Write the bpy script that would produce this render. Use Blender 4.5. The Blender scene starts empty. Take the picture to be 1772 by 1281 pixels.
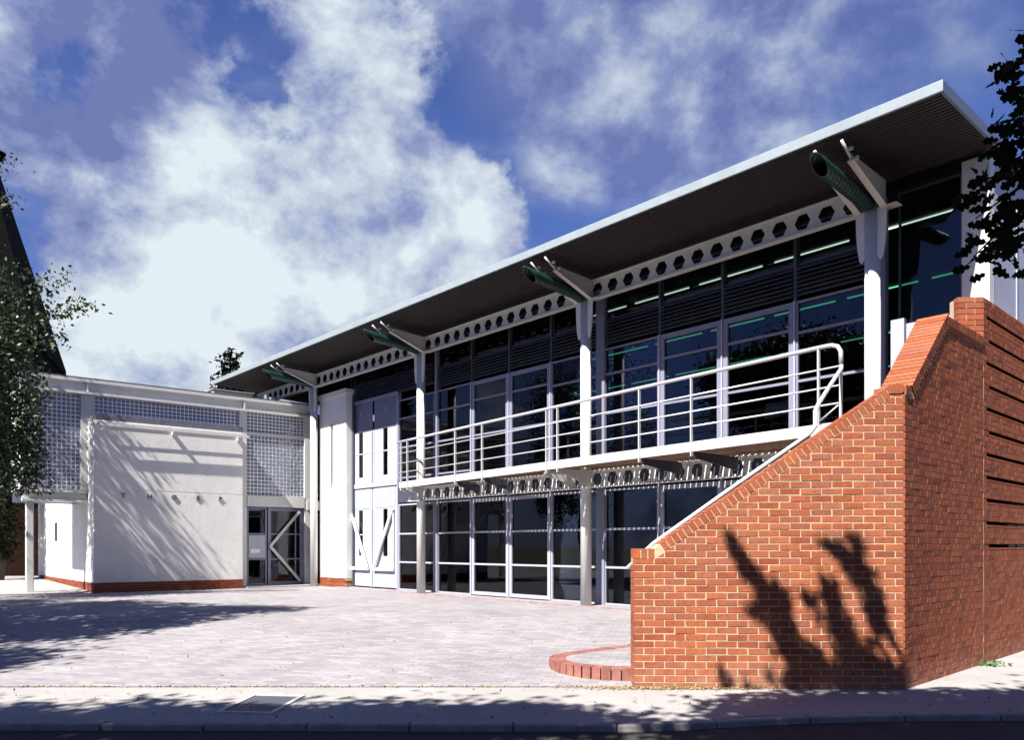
import bpy, bmesh, math, random
import numpy as np
from mathutils import Vector, Matrix
random.seed(7)
rng = np.random.default_rng(11)
SC = bpy.context.scene
COL = SC.collection
R = math.radians

# ------------------------------------------------------------------ camera
FPX, CXP, HYP, CAMH = 1400.0, 886.0, 947.0, 1.25     # focal length and horizon measured on the photograph
cam = bpy.data.cameras.new('camera')
camo = bpy.data.objects.new('camera', cam)
COL.objects.link(camo)
camo.location = (0, 0, CAMH)
camo.rotation_euler = (R(90), 0, 0)
cam.sensor_width = 36
cam.lens = 36 * FPX / 1772
cam.shift_y = (HYP - 640.5) / 1772
cam.clip_start = 0.05
cam.clip_end = 3000
SC.camera = camo

# ------------------------------------------------------------------ sun and sky
PSI, ELEV = 38.5, 50.0          # the sun stands behind the camera's left shoulder
SUNV = Vector((-math.sin(R(PSI)) * math.cos(R(ELEV)), -math.cos(R(PSI)) * math.cos(R(ELEV)), math.sin(R(ELEV))))
sun = bpy.data.lights.new('sun', 'SUN')
sun.energy = 5.0
sun.angle = R(0.55)
sun.color = (1.0, 0.95, 0.86)
suno = bpy.data.objects.new('sun', sun)
COL.objects.link(suno)
suno.location = SUNV * 60
suno.rotation_euler = (-SUNV).to_track_quat('-Z', 'Y').to_euler()

SC.view_settings.view_transform = 'Standard'
SC.view_settings.look = 'None'
SC.view_settings.gamma = 1.0
SC.view_settings.exposure = 1.5
SC.view_settings.use_curve_mapping = False
SC.cycles.max_bounces = 7
SC.cycles.transparent_max_bounces = 12
SC.cycles.caustics_reflective = False
SC.cycles.caustics_refractive = False

def pdir(x, y):
    v = Vector(((x - CXP) / FPX, 1.0, (HYP - y) / FPX))
    return v.normalized()

def make_world():
    w = bpy.data.worlds.new('World')
    SC.world = w
    w.use_nodes = True
    nt = w.node_tree
    nt.nodes.clear()
    N, L = nt.nodes.new, nt.links.new
    def math_(op, a, b=None, c=None):
        m = N('ShaderNodeMath'); m.operation = op
        for i, q in enumerate((a, b, c)):
            if q is None: continue
            if isinstance(q, (int, float)): m.inputs[i].default_value = q
            else: L(q, m.inputs[i])
        return m.outputs[0]
    def rng_(v, a, b, c=0.0, d=1.0, smooth=True):
        m = N('ShaderNodeMapRange'); m.interpolation_type = 'SMOOTHSTEP' if smooth else 'LINEAR'
        L(v, m.inputs[0])
        for i, q in enumerate((a, b, c, d)): m.inputs[i + 1].default_value = q
        return m.outputs[0]
    def noise_(v, scale, detail=8, rough=.56, dist=.2):
        n = N('ShaderNodeTexNoise'); n.inputs['Scale'].default_value = scale; n.inputs['Detail'].default_value = detail
        n.inputs['Roughness'].default_value = rough; n.inputs['Distortion'].default_value = dist; L(v, n.inputs['Vector']); return n.outputs['Fac']
    def map_(v, loc=(0, 0, 0), rot=(0, 0, 0), sc=(1, 1, 1)):
        m = N('ShaderNodeMapping'); m.inputs['Location'].default_value = loc; m.inputs['Rotation'].default_value = rot; m.inputs['Scale'].default_value = sc
        L(v, m.inputs['Vector']); return m.outputs[0]
    out = N('ShaderNodeOutputWorld')
    bg = N('ShaderNodeBackground')
    bg.inputs['Strength'].default_value = 0.05
    sky = N('ShaderNodeTexSky')
    sky.sky_type = 'NISHITA'
    sky.sun_disc = False
    sky.sun_elevation = R(ELEV)
    sky.sun_rotation = math.atan2(SUNV.x, SUNV.y)
    sky.air_density = 1.0
    sky.dust_density = 0.3
    sky.ozone_density = 3.0
    tint = N('ShaderNodeMix'); tint.data_type = 'RGBA'; tint.blend_type = 'MULTIPLY'
    tint.inputs[0].default_value = 1.0
    L(sky.outputs[0], tint.inputs[6])
    tint.inputs[7].default_value = SKYTINT
    D = N('ShaderNodeTexCoord').outputs['Generated']
    def heap(lst):                        # soft heaps of cloud in fixed parts of the sky: direction, half-angle, weight
        acc = None
        for (p, r, wt) in lst:
            d = N('ShaderNodeVectorMath'); d.operation = 'DOT_PRODUCT'; L(D, d.inputs[0]); d.inputs[1].default_value = pdir(*p)
            m = rng_(d.outputs['Value'], math.cos(R(r * 1.3)), 1.0, 0, wt)
            acc = m if acc is None else math_('ADD', acc, m)
        return acc
    cover = heap(COVER)
    n1 = noise_(map_(D, (3.1, .4, .2), sc=(1, 1, 1.3)), 5.6, 11, .62, .08)
    n1b = noise_(map_(D, (1.7, 4.4, 9.2)), 21.0, 6, .6, .08)
    base = math_('ADD', math_('MULTIPLY_ADD', n1, 0.86, math_('MULTIPLY', n1b, .30)), cover)
    dens = rng_(base, CLO, CHI)
    # thin streaks of high cloud
    n3 = noise_(map_(D, rot=(0.25, 0.5, 0.4), sc=(1.2, 2.4, 8.0)), 2.6, 7, .6, .3)
    streak = rng_(n3, .42, .80, 0, .34)
    veil = rng_(math_('ADD', noise_(map_(D, (5, 1, 3)), 2.2, 6, .55, .3), heap(VEIL)), .50, 1.0, 0, .8)
    alpha = math_('MAXIMUM', math_('MAXIMUM', dens, streak), veil)
    n2 = noise_(map_(D, (7.0, 2.2, .36), sc=(1, 1, 1.3)), 7.0, 8, .6, .12)
    bright = math_('ADD', math_('ADD', math_('MULTIPLY_ADD', n2, 1.9, -.47), heap(LIGHT)), rng_(base, CLO, CHI + .35, -.10, .10, False))
    cr = N('ShaderNodeValToRGB')
    e = cr.color_ramp.elements
    e[0].position = 0.30; e[0].color = (0.17, 0.215, 0.47, 1)
    e[1].position = 0.80; e[1].color = (0.80, 0.88, 0.94, 1)
    k = e.new(0.46); k.color = (0.30, 0.36, 0.60, 1)
    k = e.new(0.60); k.color = (0.52, 0.59, 0.74, 1)
    L(bright, cr.inputs[0])
    cm = N('ShaderNodeMix'); cm.data_type = 'RGBA'; cm.blend_type = 'MULTIPLY'; cm.inputs[0].default_value = 1
    L(cr.outputs[0], cm.inputs[6]); cm.inputs[7].default_value = (CLOUDK, CLOUDK, CLOUDK, 1)
    mix = N('ShaderNodeMix'); mix.data_type = 'RGBA'
    L(alpha, mix.inputs[0]); L(tint.outputs[2], mix.inputs[6]); L(cm.outputs[2], mix.inputs[7])
    L(mix.outputs[2], bg.inputs['Color'])
    L(bg.outputs[0], out.inputs[0])
SKYTINT = (.50, .56, .93, 1)
CLO, CHI, CLOUDK = .60, .725, 6.9
COVER = [((470, 330), 9, .13), ((340, 430), 8, .12), ((600, 280), 6, .13), ((640, 130), 5, .13), ((690, 20), 5, .12), ((760, 350), 7, .20), ((860, 290), 4, .14), ((640, 460), 8, .16), ((560, 560), 7, .14), ((830, 400), 5, .12),
         ((200, 640), 8, .18), ((430, 600), 8, .12), ((300, 560), 7, .10), ((230, 100), 9, .12), ((330, 180), 5, .08), ((60, 60), 8, .10), ((540, 40), 4, .08), ((60, 230), 5, .05),
         ((420, 40), 4.5, -.13), ((440, 150), 4.5, -.10), ((510, 200), 3.5, -.10), ((800, 190), 4.5, -.16), ((990, 290), 6.5, -.20), ((140, 430), 6, -.10), ((100, 160), 3, -.14), ((735, 515), 2.5, -.16), ((1200, 300), 10, -.10), ((1500, 100), 12, -.10)]
VEIL = [((880, 60), 10, .42), ((1080, 90), 10, .40), ((1000, 170), 7, .15), ((1350, 60), 10, .22), ((180, 300), 8, .26), ((1500, 250), 9, .16), ((1150, 330), 9, .24), ((425, 90), 5, -.3), ((800, 210), 5, -.4), ((990, 300), 6, -.34)]
LIGHT = [((420, 340), 7, .10), ((330, 430), 6, .10), ((250, 620), 9, .17), ((620, 200), 5, .12), ((660, 60), 5, .05), ((870, 290), 5, .14), ((620, 510), 6, .10), ((480, 590), 7, .05), ((760, 350), 6, .06), ((160, 100), 12, -.05), ((900, 60), 10, -.04), ((1150, 100), 10, -.02), ((1200, 320), 10, .12)]
make_world()

# ------------------------------------------------------------------ helpers
class MB:
    """collects shapes, then links them as ONE mesh object"""
    def __init__(s): s.v = []; s.f = []
    def add(s, vs, fs):
        o = len(s.v); s.v += [tuple(p) for p in vs]; s.f += [tuple(i + o for i in q) for q in fs]; return s
    def box(s, x0, x1, y0, y1, z0, z1):
        return s.add([(x0, y0, z0), (x1, y0, z0), (x1, y1, z0), (x0, y1, z0), (x0, y0, z1), (x1, y0, z1), (x1, y1, z1), (x0, y1, z1)],
                     [(0, 3, 2, 1), (4, 5, 6, 7), (0, 1, 5, 4), (1, 2, 6, 5), (2, 3, 7, 6), (3, 0, 4, 7)])
    def prism_y(s, poly, y0, y1):          # polygon in (x, z), counter-clockwise seen from -y
        n = len(poly)
        return s.add([(x, y0, z) for x, z in poly] + [(x, y1, z) for x, z in poly],
                     [tuple(range(n)), tuple(range(2 * n - 1, n - 1, -1))] + [(i, i + n, (i + 1) % n + n, (i + 1) % n) for i in range(n)])
    def prism_x(s, poly, x0, x1):          # polygon in (y, z)
        n = len(poly)
        return s.add([(x0, y, z) for y, z in poly] + [(x1, y, z) for y, z in poly],
                     [tuple(range(n - 1, -1, -1)), tuple(range(n, 2 * n))] + [(i, (i + 1) % n, (i + 1) % n + n, i + n) for i in range(n)])
    def prism_z(s, poly, z0, z1):
        n = len(poly)
        z0s = z0 if hasattr(z0, '__len__') else [z0] * n
        z1s = z1 if hasattr(z1, '__len__') else [z1] * n
        return s.add([(p[0], p[1], z0s[i]) for i, p in enumerate(poly)] + [(p[0], p[1], z1s[i]) for i, p in enumerate(poly)],
                     [tuple(range(n - 1, -1, -1)), tuple(range(n, 2 * n))] + [(i, (i + 1) % n, (i + 1) % n + n, i + n) for i in range(n)])
    def tube(s, path, r, n=10, cap=True):
        path = [Vector(p) for p in path]
        rs = r if hasattr(r, '__len__') else [r] * len(path)
        rings = []
        prev = None
        for i, p in enumerate(path):
            d = (path[min(i + 1, len(path) - 1)] - path[max(i - 1, 0)]).normalized()
            if prev is None:
                a = Vector((0, 0, 1)) if abs(d.z) < .9 else Vector((1, 0, 0))
                u = d.cross(a).normalized()
            else:
                u = (prev - d * prev.dot(d)).normalized()
            prev = u
            w = d.cross(u)
            rings.append([p + (u * math.cos(t) + w * math.sin(t)) * rs[i] for t in [2 * math.pi * k / n for k in range(n)]])
        vs = [q for g in rings for q in g]
        fs = []
        for i in range(len(path) - 1):
            for k in range(n):
                k2 = (k + 1) % n
                fs.append((i * n + k, i * n + k2, (i + 1) * n + k2, (i + 1) * n + k))
        if cap:
            fs.append(tuple(range(n - 1, -1, -1))); fs.append(tuple(range((len(path) - 1) * n, len(path) * n)))
        return s.add(vs, fs)
    def bar(s, p, q, w, t):                # rectangular bar between two points, w wide in the x/z plane, t deep in y
        p, q = Vector(p), Vector(q); d = (q - p).normalized()
        u = Vector((-d.z, 0, d.x)).normalized() * (w / 2); y = Vector((0, t / 2, 0))
        vs = [p - u - y, p + u - y, p + u + y, p - u + y, q - u - y, q + u - y, q + u + y, q - u + y]
        return s.add(vs, [(0, 1, 2, 3), (7, 6, 5, 4), (0, 4, 5, 1), (1, 5, 6, 2), (2, 6, 7, 3), (3, 7, 4, 0)])
    def mesh(s, name, mat, smooth=False):
        m = bpy.data.meshes.new(name)
        m.from_pydata(s.v, [], s.f)
        bm = bmesh.new(); bm.from_mesh(m); bmesh.ops.recalc_face_normals(bm, faces=bm.faces); bm.to_mesh(m); bm.free()
        m.materials.append(mat)
        if smooth:
            for p in m.polygons: p.use_smooth = len(p.vertices) == 4
        return m
    def build(s, name, mat, parent=None, smooth=False):
        return link(name, s.mesh(name, mat, smooth), parent)

def link(name, me, parent=None, loc=None, rot=None):
    o = bpy.data.objects.new(name, me); COL.objects.link(o)
    if parent is not None: o.parent = parent
    if loc is not None: o.location = loc
    if rot is not None: o.rotation_euler = rot
    return o
def tag(o, label=None, cat=None, group=None, kind=None):
    if label: o['label'] = label
    if cat: o['category'] = cat
    if group: o['group'] = group
    if kind: o['kind'] = kind
    return o
def thing(name, label, cat, loc=(0, 0, 0), rz=0.0, group=None):
    o = bpy.data.objects.new(name, None); COL.objects.link(o)
    o.location = loc; o.rotation_euler = (0, 0, R(rz)); o.empty_display_size = .2
    return tag(o, label, cat, group)
def box(name, mat, parent, *a):
    return MB().box(*a).build(name, mat, parent)
def bevel(o, w=.01, seg=2):
    m = o.modifiers.new('bevel', 'BEVEL'); m.width = w; m.segments = seg; m.limit_method = 'ANGLE'; m.angle_limit = R(40)
    return o

# ------------------------------------------------------------------ materials
def mat(name, col, rough=.6, metal=0, var=.0, scale=6, bump=0, bscale=60, bdist=.01, spec=.5, extra=None, warp=None):
    m = bpy.data.materials.new(name); m.use_nodes = True
    nt = m.node_tree; N, L = nt.nodes.new, nt.links.new
    b = nt.nodes['Principled BSDF']
    b.inputs['Roughness'].default_value = rough; b.inputs['Metallic'].default_value = metal
    b.inputs['Specular IOR Level'].default_value = spec
    b.inputs['Base Color'].default_value = (*col, 1)
    tc = N('ShaderNodeTexCoord')
    if var:
        n = N('ShaderNodeTexNoise'); n.inputs['Scale'].default_value = scale; n.inputs['Detail'].default_value = 7; n.inputs['Roughness'].default_value = .65
        L(tc.outputs['Object'], n.inputs['Vector'])
        r = N('ShaderNodeValToRGB')
        r.color_ramp.elements[0].position = .3; r.color_ramp.elements[1].position = .7
        c2 = extra if extra else tuple(max(0, c * (1 - var)) for c in col)
        r.color_ramp.elements[0].color = (*c2, 1)
        r.color_ramp.elements[1].color = (*[min(1, c * (1 + (0 if extra else var * .5))) for c in col], 1)
        L(n.outputs['Fac'], r.inputs[0]); L(r.outputs[0], b.inputs['Base Color'])
    if bump:
        n = N('ShaderNodeTexNoise'); n.inputs['Scale'].default_value = bscale; n.inputs['Detail'].default_value = 5
        L(tc.outputs['Object'], n.inputs['Vector'])
        bp = N('ShaderNodeBump'); bp.inputs['Strength'].default_value = bump; bp.inputs['Distance'].default_value = bdist
        L(n.outputs['Fac'], bp.inputs['Height']); L(bp.outputs[0], b.inputs['Normal'])
    return m

M = {}
M['white_paint'] = mat('white_paint', (.62, .62, .61), .45, var=.06, scale=3, bump=.05, bscale=20)
M['white_render'] = mat('white_render', (.72, .71, .695), .85, var=.07, scale=2.0, bump=.22, bscale=9, bdist=.02)
M['frame'] = mat('frame_shade_grey', (.19, .20, .28), .45, var=.05, scale=4)  # pale lavender frames darkened: eave shade is put into the colour
M['frame_white'] = mat('frame_white', (.33, .34, .42), .45, var=.05, scale=4)
M['frame_dark'] = mat('frame_dark', (.045, .05, .075), .5)
M['panel_blue'] = mat('panel_pale', (.33, .36, .46), .5, var=.05, scale=2)
M['panel_white'] = mat('panel_white', (.42, .44, .51), .5, var=.05, scale=2)
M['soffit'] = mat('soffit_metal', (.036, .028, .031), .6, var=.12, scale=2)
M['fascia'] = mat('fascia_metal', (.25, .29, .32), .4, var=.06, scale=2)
M['verge'] = mat('verge_metal', (.13, .155, .23), .4)
M['cladding'] = mat('cladding', (.40, .42, .50), .4, var=.08, scale=1.5)
M['pipe'] = mat('rain_pipe_green', (.005, .034, .029), .4, var=.4, scale=14)
M['roofing'] = mat('roofing', (.10, .10, .11), .8, var=.3)
M['steel'] = mat('rail_steel', (.55, .56, .60), .3, metal=.25, var=.05)
M['timber'] = mat('deck_timber', (.22, .115, .065), .7, var=.4, scale=9, bump=.2, bscale=40)
M['letter'] = mat('letter_metal', (.10, .09, .12), .6)
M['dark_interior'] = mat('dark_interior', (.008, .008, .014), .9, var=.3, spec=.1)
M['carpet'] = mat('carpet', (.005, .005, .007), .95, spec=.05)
M['flashing'] = mat('lead_flashing', (.12, .12, .16), .7, var=.4, scale=9)
M['mortar'] = mat('mortar', (.46, .37, .25), .95, var=.25, scale=25, bump=.4, bscale=120)
M['mortar_side'] = mat('mortar_side', (.50, .38, .22), .95, var=.35, scale=18, bump=.5, bscale=90)
M['kerb'] = mat('kerb_concrete', (.27, .25, .26), .9, var=.3, scale=8, bump=.3, bscale=80)
M['iron'] = mat('cast_iron', (.055, .06, .085), .55, var=.3, scale=30, bump=.6, bscale=45, bdist=.02)
M['iron_frame'] = mat('iron_frame', (.42, .42, .43), .6, var=.3, scale=20)
M['tar_patch'] = mat('tar_patch', (.035, .034, .038), .95, var=.4, scale=20, bump=.5)
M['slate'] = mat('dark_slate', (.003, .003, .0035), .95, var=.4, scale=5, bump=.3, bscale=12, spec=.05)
M['dark_brick'] = mat('dark_brick_wall', (.016, .007, .005), .95, var=.5, scale=8, spec=.05)
M['top_light'] = mat('frosted_light', (.13, .14, .24), .3, var=.1, scale=3)
M['bark'] = mat('bark', (.045, .035, .028), .95, var=.5, scale=9, bump=.7, bscale=14, bdist=.04)
M['straw'] = mat('straw', (.30, .22, .10), .9, var=.5, scale=40)
M['weed'] = mat('weed', (.07, .13, .03), .7, var=.4, scale=20)
M['white_card'] = mat('white_card', (.8, .8, .8), .6)
M['notice'] = mat('notice_board', (.42, .43, .52), .6, var=.1, scale=5)
M['green_table'] = mat('table_white', (.75, .80, .80), .4)
M['red'] = mat('red_plastic', (.35, .03, .02), .5)
M['wicker'] = mat('wicker', (.16, .07, .03), .8, var=.4, scale=30)

def streaks(m, amt=.16, sc=(5, 5, .35)):
    nt = m.node_tree; N, L = nt.nodes.new, nt.links.new
    b = nt.nodes['Principled BSDF']; src = b.inputs['Base Color'].links[0].from_socket
    tc = N('ShaderNodeTexCoord'); mp = N('ShaderNodeMapping'); mp.inputs['Scale'].default_value = sc; L(tc.outputs['Object'], mp.inputs[0])
    n = N('ShaderNodeTexNoise'); n.inputs['Scale'].default_value = 1.6; n.inputs['Detail'].default_value = 8; n.inputs['Roughness'].default_value = .7; L(mp.outputs[0], n.inputs['Vector'])
    mr = N('ShaderNodeMapRange'); mr.inputs[1].default_value = .35; mr.inputs[2].default_value = .62; mr.inputs[3].default_value = 1 - amt; mr.inputs[4].default_value = 1.0; L(n.outputs['Fac'], mr.inputs[0])
    mu = N('ShaderNodeMix'); mu.data_type = 'RGBA'; mu.blend_type = 'MULTIPLY'; mu.inputs[0].default_value = 1
    L(src, mu.inputs[6]); L(mr.outputs[0], mu.inputs[7]); L(mu.outputs[2], b.inputs['Base Color'])
streaks(M['white_render'], .07, (2.2, 2.2, .5)); streaks(M['white_paint'], .08); streaks(M['panel_white'], .12); streaks(M['panel_blue'], .12); streaks(M['fascia'], .12, (2, 2, 2)); streaks(M['cladding'], .12)
def brick_mat(name, cols, bmp=.55):
    m = bpy.data.materials.new(name); m.use_nodes = True
    nt = m.node_tree; N, L = nt.nodes.new, nt.links.new
    b = nt.nodes['Principled BSDF']; b.inputs['Roughness'].default_value = .9; b.inputs['Specular IOR Level'].default_value = .2
    oi = N('ShaderNodeObjectInfo'); ge = N('ShaderNodeNewGeometry')
    a = N('ShaderNodeMath'); a.operation = 'ADD'; L(oi.outputs['Random'], a.inputs[0]); L(ge.outputs['Random Per Island'], a.inputs[1])
    fr = N('ShaderNodeMath'); fr.operation = 'FRACT'; L(a.outputs[0], fr.inputs[0])
    r = N('ShaderNodeValToRGB'); e = r.color_ramp.elements
    e[0].position = 0; e[0].color = (*cols[0], 1); e[1].position = 1; e[1].color = (*cols[-1], 1)
    for i, c in enumerate(cols[1:-1]):
        k = e.new((i + 1) / (len(cols) - 1)); k.color = (*c, 1)
    L(fr.outputs[0], r.inputs[0])
    tc = N('ShaderNodeTexCoord')
    n = N('ShaderNodeTexNoise'); n.inputs['Scale'].default_value = 17; n.inputs['Detail'].default_value = 8; n.inputs['Roughness'].default_value = .7
    L(ge.outputs['Position'], n.inputs['Vector'])
    mr = N('ShaderNodeMapRange'); mr.inputs[1].default_value = .30; mr.inputs[2].default_value = .72; mr.inputs[3].default_value = .80; mr.inputs[4].default_value = 1.18
    L(n.outputs['Fac'], mr.inputs[0])
    mu = N('ShaderNodeMix'); mu.data_type = 'RGBA'; mu.blend_type = 'MULTIPLY'; mu.inputs[0].default_value = 1
    L(r.outputs[0], mu.inputs[6]); L(mr.outputs[0], mu.inputs[7])
    # pale bloom of lime in patches and dust along the foot of the wall
    n2 = N('ShaderNodeTexNoise'); n2.inputs['Scale'].default_value = 2.6; n2.inputs['Detail'].default_value = 8; n2.inputs['Roughness'].default_value = .7
    L(ge.outputs['Position'], n2.inputs['Vector'])
    sp = N('ShaderNodeSeparateXYZ'); L(ge.outputs['Position'], sp.inputs[0])
    zr = N('ShaderNodeMapRange'); zr.inputs[1].default_value = -.30; zr.inputs[2].default_value = .16; zr.inputs[3].default_value = .34; zr.inputs[4].default_value = 0
    L(sp.outputs['Z'], zr.inputs[0])
    ad = N('ShaderNodeMath'); ad.operation = 'ADD'; L(n2.outputs['Fac'], ad.inputs[0]); L(zr.outputs[0], ad.inputs[1])
    bl = N('ShaderNodeMapRange'); bl.interpolation_type = 'SMOOTHSTEP'; bl.inputs[1].default_value = .58; bl.inputs[2].default_value = .95; bl.inputs[4].default_value = .55
    L(ad.outputs[0], bl.inputs[0])
    mx = N('ShaderNodeMix'); mx.data_type = 'RGBA'; L(bl.outputs[0], mx.inputs[0]); L(mu.outputs[2], mx.inputs[6]); mx.inputs[7].default_value = (.36, .19, .14, 1)
    L(mx.outputs[2], b.inputs['Base Color'])
    n3 = N('ShaderNodeTexNoise'); n3.inputs['Scale'].default_value = 70; n3.inputs['Detail'].default_value = 5
    L(ge.outputs['Position'], n3.inputs['Vector'])
    bp = N('ShaderNodeBump'); bp.inputs['Strength'].default_value = bmp; bp.inputs['Distance'].default_value = .008
    L(n3.outputs['Fac'], bp.inputs['Height']); L(bp.outputs[0], b.inputs['Normal'])
    return m
M['brick'] = brick_mat('red_brick', [(.25, .066, .030), (.30, .090, .044), (.22, .056, .029), (.27, .092, .056), (.32, .094, .040), (.235, .078, .050)])
M['brick_side'] = brick_mat('red_brick_side', [(.30, .082, .037), (.35, .106, .050), (.26, .068, .036), (.32, .097, .054), (.34, .094, .039), (.22, .064, .043)], .2)
M['brick_pink'] = brick_mat('pink_kerb_brick', [(.20, .065, .055), (.25, .09, .08), (.16, .055, .05), (.22, .075, .07)])
M['edging'] = brick_mat('edging_paver', [(.25, .19, .20), (.30, .22, .23), (.22, .17, .18)])
M['plinth_brick'] = brick_mat('plinth_brick', [(.22, .06, .03), (.17, .04, .02), (.26, .08, .04)])

def paving_mat():
    m = bpy.data.materials.new('block_paving'); m.use_nodes = True
    nt = m.node_tree; N, L = nt.nodes.new, nt.links.new
    b = nt.nodes['Principled BSDF']; b.inputs['Roughness'].default_value = .85; b.inputs['Specular IOR Level'].default_value = .3
    tc = N('ShaderNodeTexCoord')
    mp = N('ShaderNodeMapping'); mp.inputs['Rotation'].default_value = (0, 0, R(12)); L(tc.outputs['Object'], mp.inputs[0])
    br = N('ShaderNodeTexBrick'); br.inputs['Scale'].default_value = 1; br.inputs['Brick Width'].default_value = .21; br.inputs['Row Height'].default_value = .105
    br.inputs['Mortar Size'].default_value = .005; br.inputs['Mortar Smooth'].default_value = .3; br.inputs['Bias'].default_value = 0
    br.inputs['Color1'].default_value = (.205, .199, .209, 1); br.inputs['Color2'].default_value = (.29, .28, .292, 1); br.inputs['Mortar'].default_value = (.165, .16, .166, 1)
    L(mp.outputs[0], br.inputs[0])
    n = N('ShaderNodeTexNoise'); n.inputs['Scale'].default_value = .55; n.inputs['Detail'].default_value = 8; n.inputs['Roughness'].default_value = .7
    L(tc.outputs['Object'], n.inputs['Vector'])
    r = N('ShaderNodeValToRGB'); r.color_ramp.elements[0].position = .3; r.color_ramp.elements[1].position = .7
    r.color_ramp.elements[0].color = (.84, .82, .86, 1); r.color_ramp.elements[1].color = (1.16, 1.13, 1.14, 1)
    L(n.outputs['Fac'], r.inputs[0])
    mu = N('ShaderNodeMix'); mu.data_type = 'RGBA'; mu.blend_type = 'MULTIPLY'; mu.inputs[0].default_value = 1
    L(br.outputs['Color'], mu.inputs[6]); L(r.outputs[0], mu.inputs[7])
    n4 = N('ShaderNodeTexNoise'); n4.inputs['Scale'].default_value = 130; n4.inputs['Detail'].default_value = 3; L(tc.outputs['Object'], n4.inputs['Vector'])
    r4 = N('ShaderNodeMapRange'); r4.inputs[1].default_value = .3; r4.inputs[2].default_value = .7; r4.inputs[3].default_value = .8; r4.inputs[4].default_value = 1.15
    L(n4.outputs['Fac'], r4.inputs[0])
    mu2 = N('ShaderNodeMix'); mu2.data_type = 'RGBA'; mu2.blend_type = 'MULTIPLY'; mu2.inputs[0].default_value = 1
    L(mu.outputs[2], mu2.inputs[6]); L(r4.outputs[0], mu2.inputs[7])
    L(mu2.outputs[2], b.inputs['Base Color'])
    ma = N('ShaderNodeMath'); ma.operation = 'MULTIPLY_ADD'; ma.inputs[1].default_value = -1.0; L(br.outputs['Fac'], ma.inputs[0]); L(n4.outputs['Fac'], ma.inputs[2])
    bp = N('ShaderNodeBump'); bp.inputs['Strength'].default_value = .5; bp.inputs['Distance'].default_value = .006; L(ma.outputs[0], bp.inputs['Height']); L(bp.outputs[0], b.inputs['Normal'])
    return m
M['paving'] = paving_mat()
def tarmac_mat(name, c1, c2, stain):
    m = mat(name, c1, .92, var=.3, scale=1.4, extra=c2, spec=.25)
    nt = m.node_tree; N, L = nt.nodes.new, nt.links.new
    b = nt.nodes['Principled BSDF']; src = b.inputs['Base Color'].links[0].from_socket
    tc = N('ShaderNodeTexCoord')
    n = N('ShaderNodeTexNoise'); n.inputs['Scale'].default_value = 95; n.inputs['Detail'].default_value = 4; L(tc.outputs['Object'], n.inputs['Vector'])
    mr = N('ShaderNodeMapRange'); mr.inputs[1].default_value = .3; mr.inputs[2].default_value = .7; mr.inputs[3].default_value = 1 - stain; mr.inputs[4].default_value = 1 + stain
    L(n.outputs['Fac'], mr.inputs[0])
    mu = N('ShaderNodeMix'); mu.data_type = 'RGBA'; mu.blend_type = 'MULTIPLY'; mu.inputs[0].default_value = 1
    L(src, mu.inputs[6]); L(mr.outputs[0], mu.inputs[7]); L(mu.outputs[2], b.inputs['Base Color'])
    bp = N('ShaderNodeBump'); bp.inputs['Strength'].default_value = .7; bp.inputs['Distance'].default_value = .008; L(n.outputs['Fac'], bp.inputs['Height']); L(bp.outputs[0], b.inputs['Normal'])
    return m
M['pavement'] = tarmac_mat('pavement_tarmac', (.32, .31, .31), (.25, .238, .235), .3)
M['road'] = tarmac_mat('road_tarmac', (.055, .05, .05), (.035, .032, .033), .5)
M['earth'] = tarmac_mat('earth', (.10, .09, .06), (.06, .06, .03), .4)

def glass_mat(name, tint, ior=1.5, rough=0.0):
    m = bpy.data.materials.new(name); m.use_nodes = True
    nt = m.node_tree; nt.nodes.clear(); N, L = nt.nodes.new, nt.links.new
    o = N('ShaderNodeOutputMaterial'); t = N('ShaderNodeBsdfTransparent'); t.inputs[0].default_value = (*tint, 1)
    g = N('ShaderNodeBsdfGlossy'); g.inputs['Roughness'].default_value = rough; g.inputs[0].default_value = (.9, .92, 1, 1)
    f = N('ShaderNodeFresnel'); f.inputs[0].default_value = ior
    x = N('ShaderNodeMixShader'); L(f.outputs[0], x.inputs[0]); L(t.outputs[0], x.inputs[1]); L(g.outputs[0], x.inputs[2]); L(x.outputs[0], o.inputs[0])
    tc = N('ShaderNodeTexCoord'); n = N('ShaderNodeTexNoise'); n.inputs['Scale'].default_value = .9; n.inputs['Detail'].default_value = 1
    L(tc.outputs['Object'], n.inputs['Vector'])
    bp = N('ShaderNodeBump'); bp.inputs['Strength'].default_value = .04; bp.inputs['Distance'].default_value = .05
    L(n.outputs['Fac'], bp.inputs['Height']); L(bp.outputs[0], g.inputs['Normal'])
    return m
M['glass'] = glass_mat('window_glass', (.50, .54, .60), 1.40)
M['glass_clear'] = glass_mat('door_glass', (.6, .62, .66), 1.4)
M['block'] = mat('glass_block', (.15, .17, .23), .12, spec=.9, var=.25, scale=9, bump=.15, bscale=25)
M['block_joint'] = mat('glass_block_joint', (.74, .75, .80), .8)
def emit(name, col, s):
    m = bpy.data.materials.new(name); m.use_nodes = True
    nt = m.node_tree; nt.nodes.clear(); o = nt.nodes.new('ShaderNodeOutputMaterial'); e = nt.nodes.new('ShaderNodeEmission')
    e.inputs[0].default_value = (*col, 1); e.inputs[1].default_value = s; nt.links.new(e.outputs[0], o.inputs[0]); return m
M['tube_a'] = emit('tube_light_yellow', (.78, .97, .62), 1.0)
M['tube_b'] = emit('tube_light_green', (.10, .55, .22), .6)
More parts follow.
